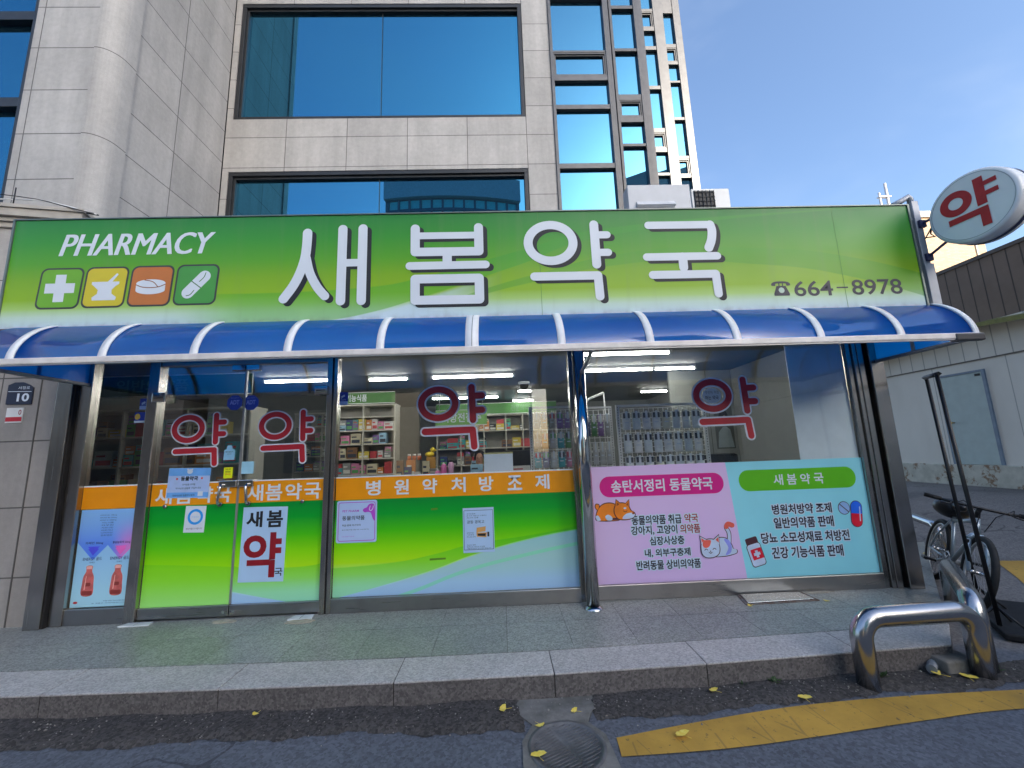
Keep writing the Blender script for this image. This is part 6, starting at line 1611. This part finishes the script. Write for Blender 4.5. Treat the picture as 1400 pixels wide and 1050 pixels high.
# ginkgo leaves
M_leaf = None
m = Mat('ginkgo_yellow', .6); m.color(m.mix(m.noise(40, 3).ss(.3, .7), (.84, .60, .06), (.88, .72, .16))); M_leaf = m.m
lf = MB(); vs = []; NR = 4
for q_ in range(NR + 1):
    for i in range(25):
        a = R(12 + 156 * i / 24); rr_ = .043 * (q_ / NR) * (1 + .035 * math.sin(11 * a) * (q_ / NR) ** 3 - .10 * math.exp(-((i - 12) / .9) ** 2) * (q_ / NR) ** 4)
        vs.append((rr_ * math.cos(a) * .92, rr_ * math.sin(a) * .95, .002 + .006 * (q_ / NR) ** 2 * (.5 + .5 * math.sin(2.6 * a + .5))))
lf.add(vs, [(q_ * 25 + i, q_ * 25 + i + 1, q_ * 25 + i + 26, q_ * 25 + i + 25) for q_ in range(NR) for i in range(24)], True)
leafs = [((-.019, -1.337), .022, 80, 1.0, 'yellow leaf lying on the rough asphalt just left of the concrete apron'), ((.166, -1.470), .010, 200, .8, 'small yellow leaf at the upper left edge of the manhole ring'), ((.40, -1.375), .010, 60, .8, 'yellow leaf on the concrete between manhole and kerb'), ((.145, -1.735), .016, 10, 1.1, 'yellow leaf on the lower left of the manhole cover'),
         ((-1.542, -1.245), .024, 150, .7, 'lone yellow leaf against the kerb left of the middle'), ((.93, -1.655), .0245, 20, 1.1, 'yellow leaf lying on the painted yellow line near its end'), ((1.298, -1.275), .024, 30, .95, 'yellow leaf at the kerb foot left of the front guard rail'), ((1.782, -1.400), .024, 340, 1.0, 'yellow leaf on dark asphalt between kerb and yellow line'),
         ((2.80, -1.24), .03, 40, 1.2, 'larger yellow leaf in front of the concrete block'), ((2.93, -1.29), .03, 320, 1.15, 'yellow leaf right of the larger one by the concrete block'), ((2.138, -.30), .154, 100, .7, 'yellow leaf at the left corner of the floor hatch'), ((2.82, -.285), .154, 300, .7, 'yellow leaf at the right corner of the floor hatch'),
         ((5.25, 1.42), .01, 60, 1.0, 'yellow leaf on the side street left of the rear bicycle wheel'), ((5.12, 1.02), .156, 10, 1.2, 'yellow leaf on the ramp end of the platform')]
L0 = S0 = None
for (x, y), z, a, s_, lb in leafs:
    t_ = thing('ginkgo_leaf', lb, 'leaf', (x, y, z), (R(random.uniform(-5, 5)), R(random.uniform(-5, 5)), R(a)), group='fallen ginkgo leaves')
    t_.scale = (s_, s_, s_)
    if L0 is None:
        L0 = lf.build('blade', M_leaf, t_, local=True)
        k = MB(); k.tube([(0, .002, .002), (.004, -.018, .003), (.012, -.034, .002)], .0011, 5); S0 = k.build('stalk', M_leaf, t_, local=True)
    else: cp(L0, t_); cp(S0, t_)
# grit and crumbs along the gutter
gr = MB(); r_ = random.Random(77)
for q in range(520):
    x = r_.uniform(-3.4, 3.4); y = ip(KX, min(3.0, x)) - abs(r_.gauss(0, .12)) - .012
    z = .0185 if y > -1.45 else .004; a = r_.uniform(.002, .007) * (1.6 if r_.random() < .08 else 1)
    p_ = [(x + a * r_.uniform(.6, 1.2) * math.cos(t__), y + a * r_.uniform(.6, 1.2) * math.sin(t__), z) for t__ in (0, 1.3, 2.5, 3.9, 5.1)]
    gr.add(p_ + [(x, y, z + a * r_.uniform(.7, 1.2))], [(0, 1, 5), (1, 2, 5), (2, 3, 5), (3, 4, 5), (4, 0, 5)])
tag(gr.build('grit', plain('grit_pale', (.26, .24, .21), .9, var=.5, scale=40)), 'pale grit and crumbs scattered along the kerb foot', 'grit', kind='stuff')
# weeds at the kerb foot
M_weed = plain('weed_green', (.035, .075, .015), .6, var=.3)
for i, (x, y, n_, lb) in enumerate(((2.44, -1.20, 16, 'small green weed sprouting at the foot of the front guard rail'), (1.72, -1.20, 14, 'tiny weed in the kerb joint left of the front guard rail'), (1.52, -1.215, 9, 'tiniest weed at the kerb foot left of the other weeds'), (3.22, -1.20, 16, 'weed tuft growing by the corner guard rail foot'))):
    t_ = thing('weed', lb, 'weed', (x, y, .015), group='weeds at the kerb foot')
    r_ = random.Random(40 + i); k = MB()
    for q in range(n_):
        a = r_.uniform(0, 2 * PI); l_ = r_.uniform(.02, .06); b_ = Vector((x + r_.uniform(-.02, .02), y + r_.uniform(-.01, .01), .015)); d_ = Vector((math.cos(a), math.sin(a) * .6, r_.uniform(.3, 1.1))).normalized() * l_; n2 = Vector((-math.sin(a), math.cos(a), 0)) * l_ * .16
        k.add([b_, b_ + d_ * .5 + n2, b_ + d_ - Vector((0, 0, l_ * .1)), b_ + d_ * .5 - n2], [(0, 1, 2, 3)])
    k.build('leaves', M_weed, t_, fix=False)

# ------------------------------------------------------------------ across the street (seen in the glass, and shading the front)
op = thing('curved_glass_building', 'curved grey building with teal window bands across the street, seen mirrored in the upper windows', 'building', (-2, -30, 0))
M_opw = plain('opposite_grey', (.14, .16, .20), .6); M_opg = plain('opposite_teal', (.20, .80, .74), .5)
cxo, cyo, Ro = -6.0, -60.0, 30.0
def arc(r_, a0, a1, n_): return [(cxo + r_ * math.sin(R(a0 + (a1 - a0) * i / n_)), cyo + r_ * math.cos(R(a0 + (a1 - a0) * i / n_))) for i in range(n_ + 1)]
def arcwall(r0_, r1_, a0, a1, z0, z1, n_, mt, name):
    o_, i_ = arc(r1_, a0, a1, n_), arc(r0_, a0, a1, n_)
    mb = MB(); k_ = n_ + 1
    vs = [(x, y, z) for z in (z0, z1) for x, y in o_] + [(x, y, z) for z in (z0, z1) for x, y in i_]
    fs = []
    for i in range(n_): fs += [(i, i + 1, k_ + i + 1, k_ + i), (2 * k_ + i, 3 * k_ + i, 3 * k_ + i + 1, 2 * k_ + i + 1), (k_ + i, k_ + i + 1, 3 * k_ + i + 1, 3 * k_ + i), (i, 2 * k_ + i, 2 * k_ + i + 1, i + 1)]
    fs += [(0, k_, 3 * k_, 2 * k_), (n_, 2 * k_ + n_, 3 * k_ + n_, k_ + n_)]
    mb.add(vs, fs); return mb.build(name, mt, op)
OA0, OA1 = -11, 17
arcwall(24, 30, OA0, OA1, 0, 28.7, 30, M_opw, 'wall')
arcwall(29.5, 30.5, OA0, OA1, 28.701, 31.2, 30, plain('opposite_parapet', (.60, .60, .60), .6), 'parapet')
arcwall(29.9, 30.06, OA0 + .4, OA1 - .4, 6.0, 28.5, 60, M_opg, 'window_band')
for i in range(13):
    a = OA0 + .6 + (OA1 - OA0 - 1.4) * i / 12; arcwall(30.07, 30.24, a, a + .40, 6.0, 28.5, 1, M_opw, 'mullion')
for z in (9.5, 13.5, 17.5, 21.5, 25.0, 27.2): arcwall(30.07, 30.20, OA0 + .4, OA1 - .4, z, z + .30, 30, M_opw, 'transom')
def house(label, x0, x1, y0, y1, h, c_, roof):
    t_ = thing('street_house', label, 'building', ((x0 + x1) / 2, (y0 + y1) / 2, 0))
    MB().box(x0, x1, y0, y1, 0, h).build('wall', plain('house_' + roof, c_, .8), t_)
    MB().box(x0 - .2, x1 + .2, y0 - .2, y1 + .2, h + .001, h + .3).build('roof', plain('roof_' + roof, (.15, .12, .10), .7), t_)
    f = MB(); n_ = int((x1 - x0) / 2.4)
    for i in range(n_):
        x = x0 + .8 + i * 2.4
        for z in range(int(h // 3)): f.box(x, x + 1.2, y1 + .001, y1 + .04, 1.0 + 3 * z, 2.4 + 3 * z)
    f.build('window', plain('house_glass', (.05, .06, .07), .1), t_)
house('low cream house across the street, mirrored in the left door', -12, -4.5, -19, -13, 5.8, (.24, .20, .14), 'cream')
house('low brown shop across the street, mirrored left of the cream house', -22, -13, -20, -13, 6.5, (.30, .20, .14), 'brown')
house('pale plaster house added across the street to mask horizon glow, mirrored in the right window', 3.2, 22, -24, -16, 6.6, (.42, .42, .40), 'plaster')  # added to block low horizon glow from the right window glass
house('grey garage row added at the right front across the street to mask horizon glow', 23, 40, -30, -20, 7.0, (.34, .35, .36), 'garage')  # added to the same row to close off the horizon glow
sb = thing('shade_tower', 'tall plain tower added out of view at the right front to shade the shop', 'building', (29.1, -52.5, 0), (0, 0, R(-60)))  # unseen block added to keep the sun off the shop front
MB().box(-4, 8, -6.0, 5.95, .0, 47).build('wall', plain('tower_grey', (.40, .38, .36), .8), sb, local=True)
f = MB()
for z in range(12):
    for i in range(4): f.box(-4.05, -4.001, -5 + 2.6 * i, -3.4 + 2.6 * i, 1.2 + 3.4 * z, 2.9 + 3.4 * z)
f.build('window', M_opg, sb, local=True)
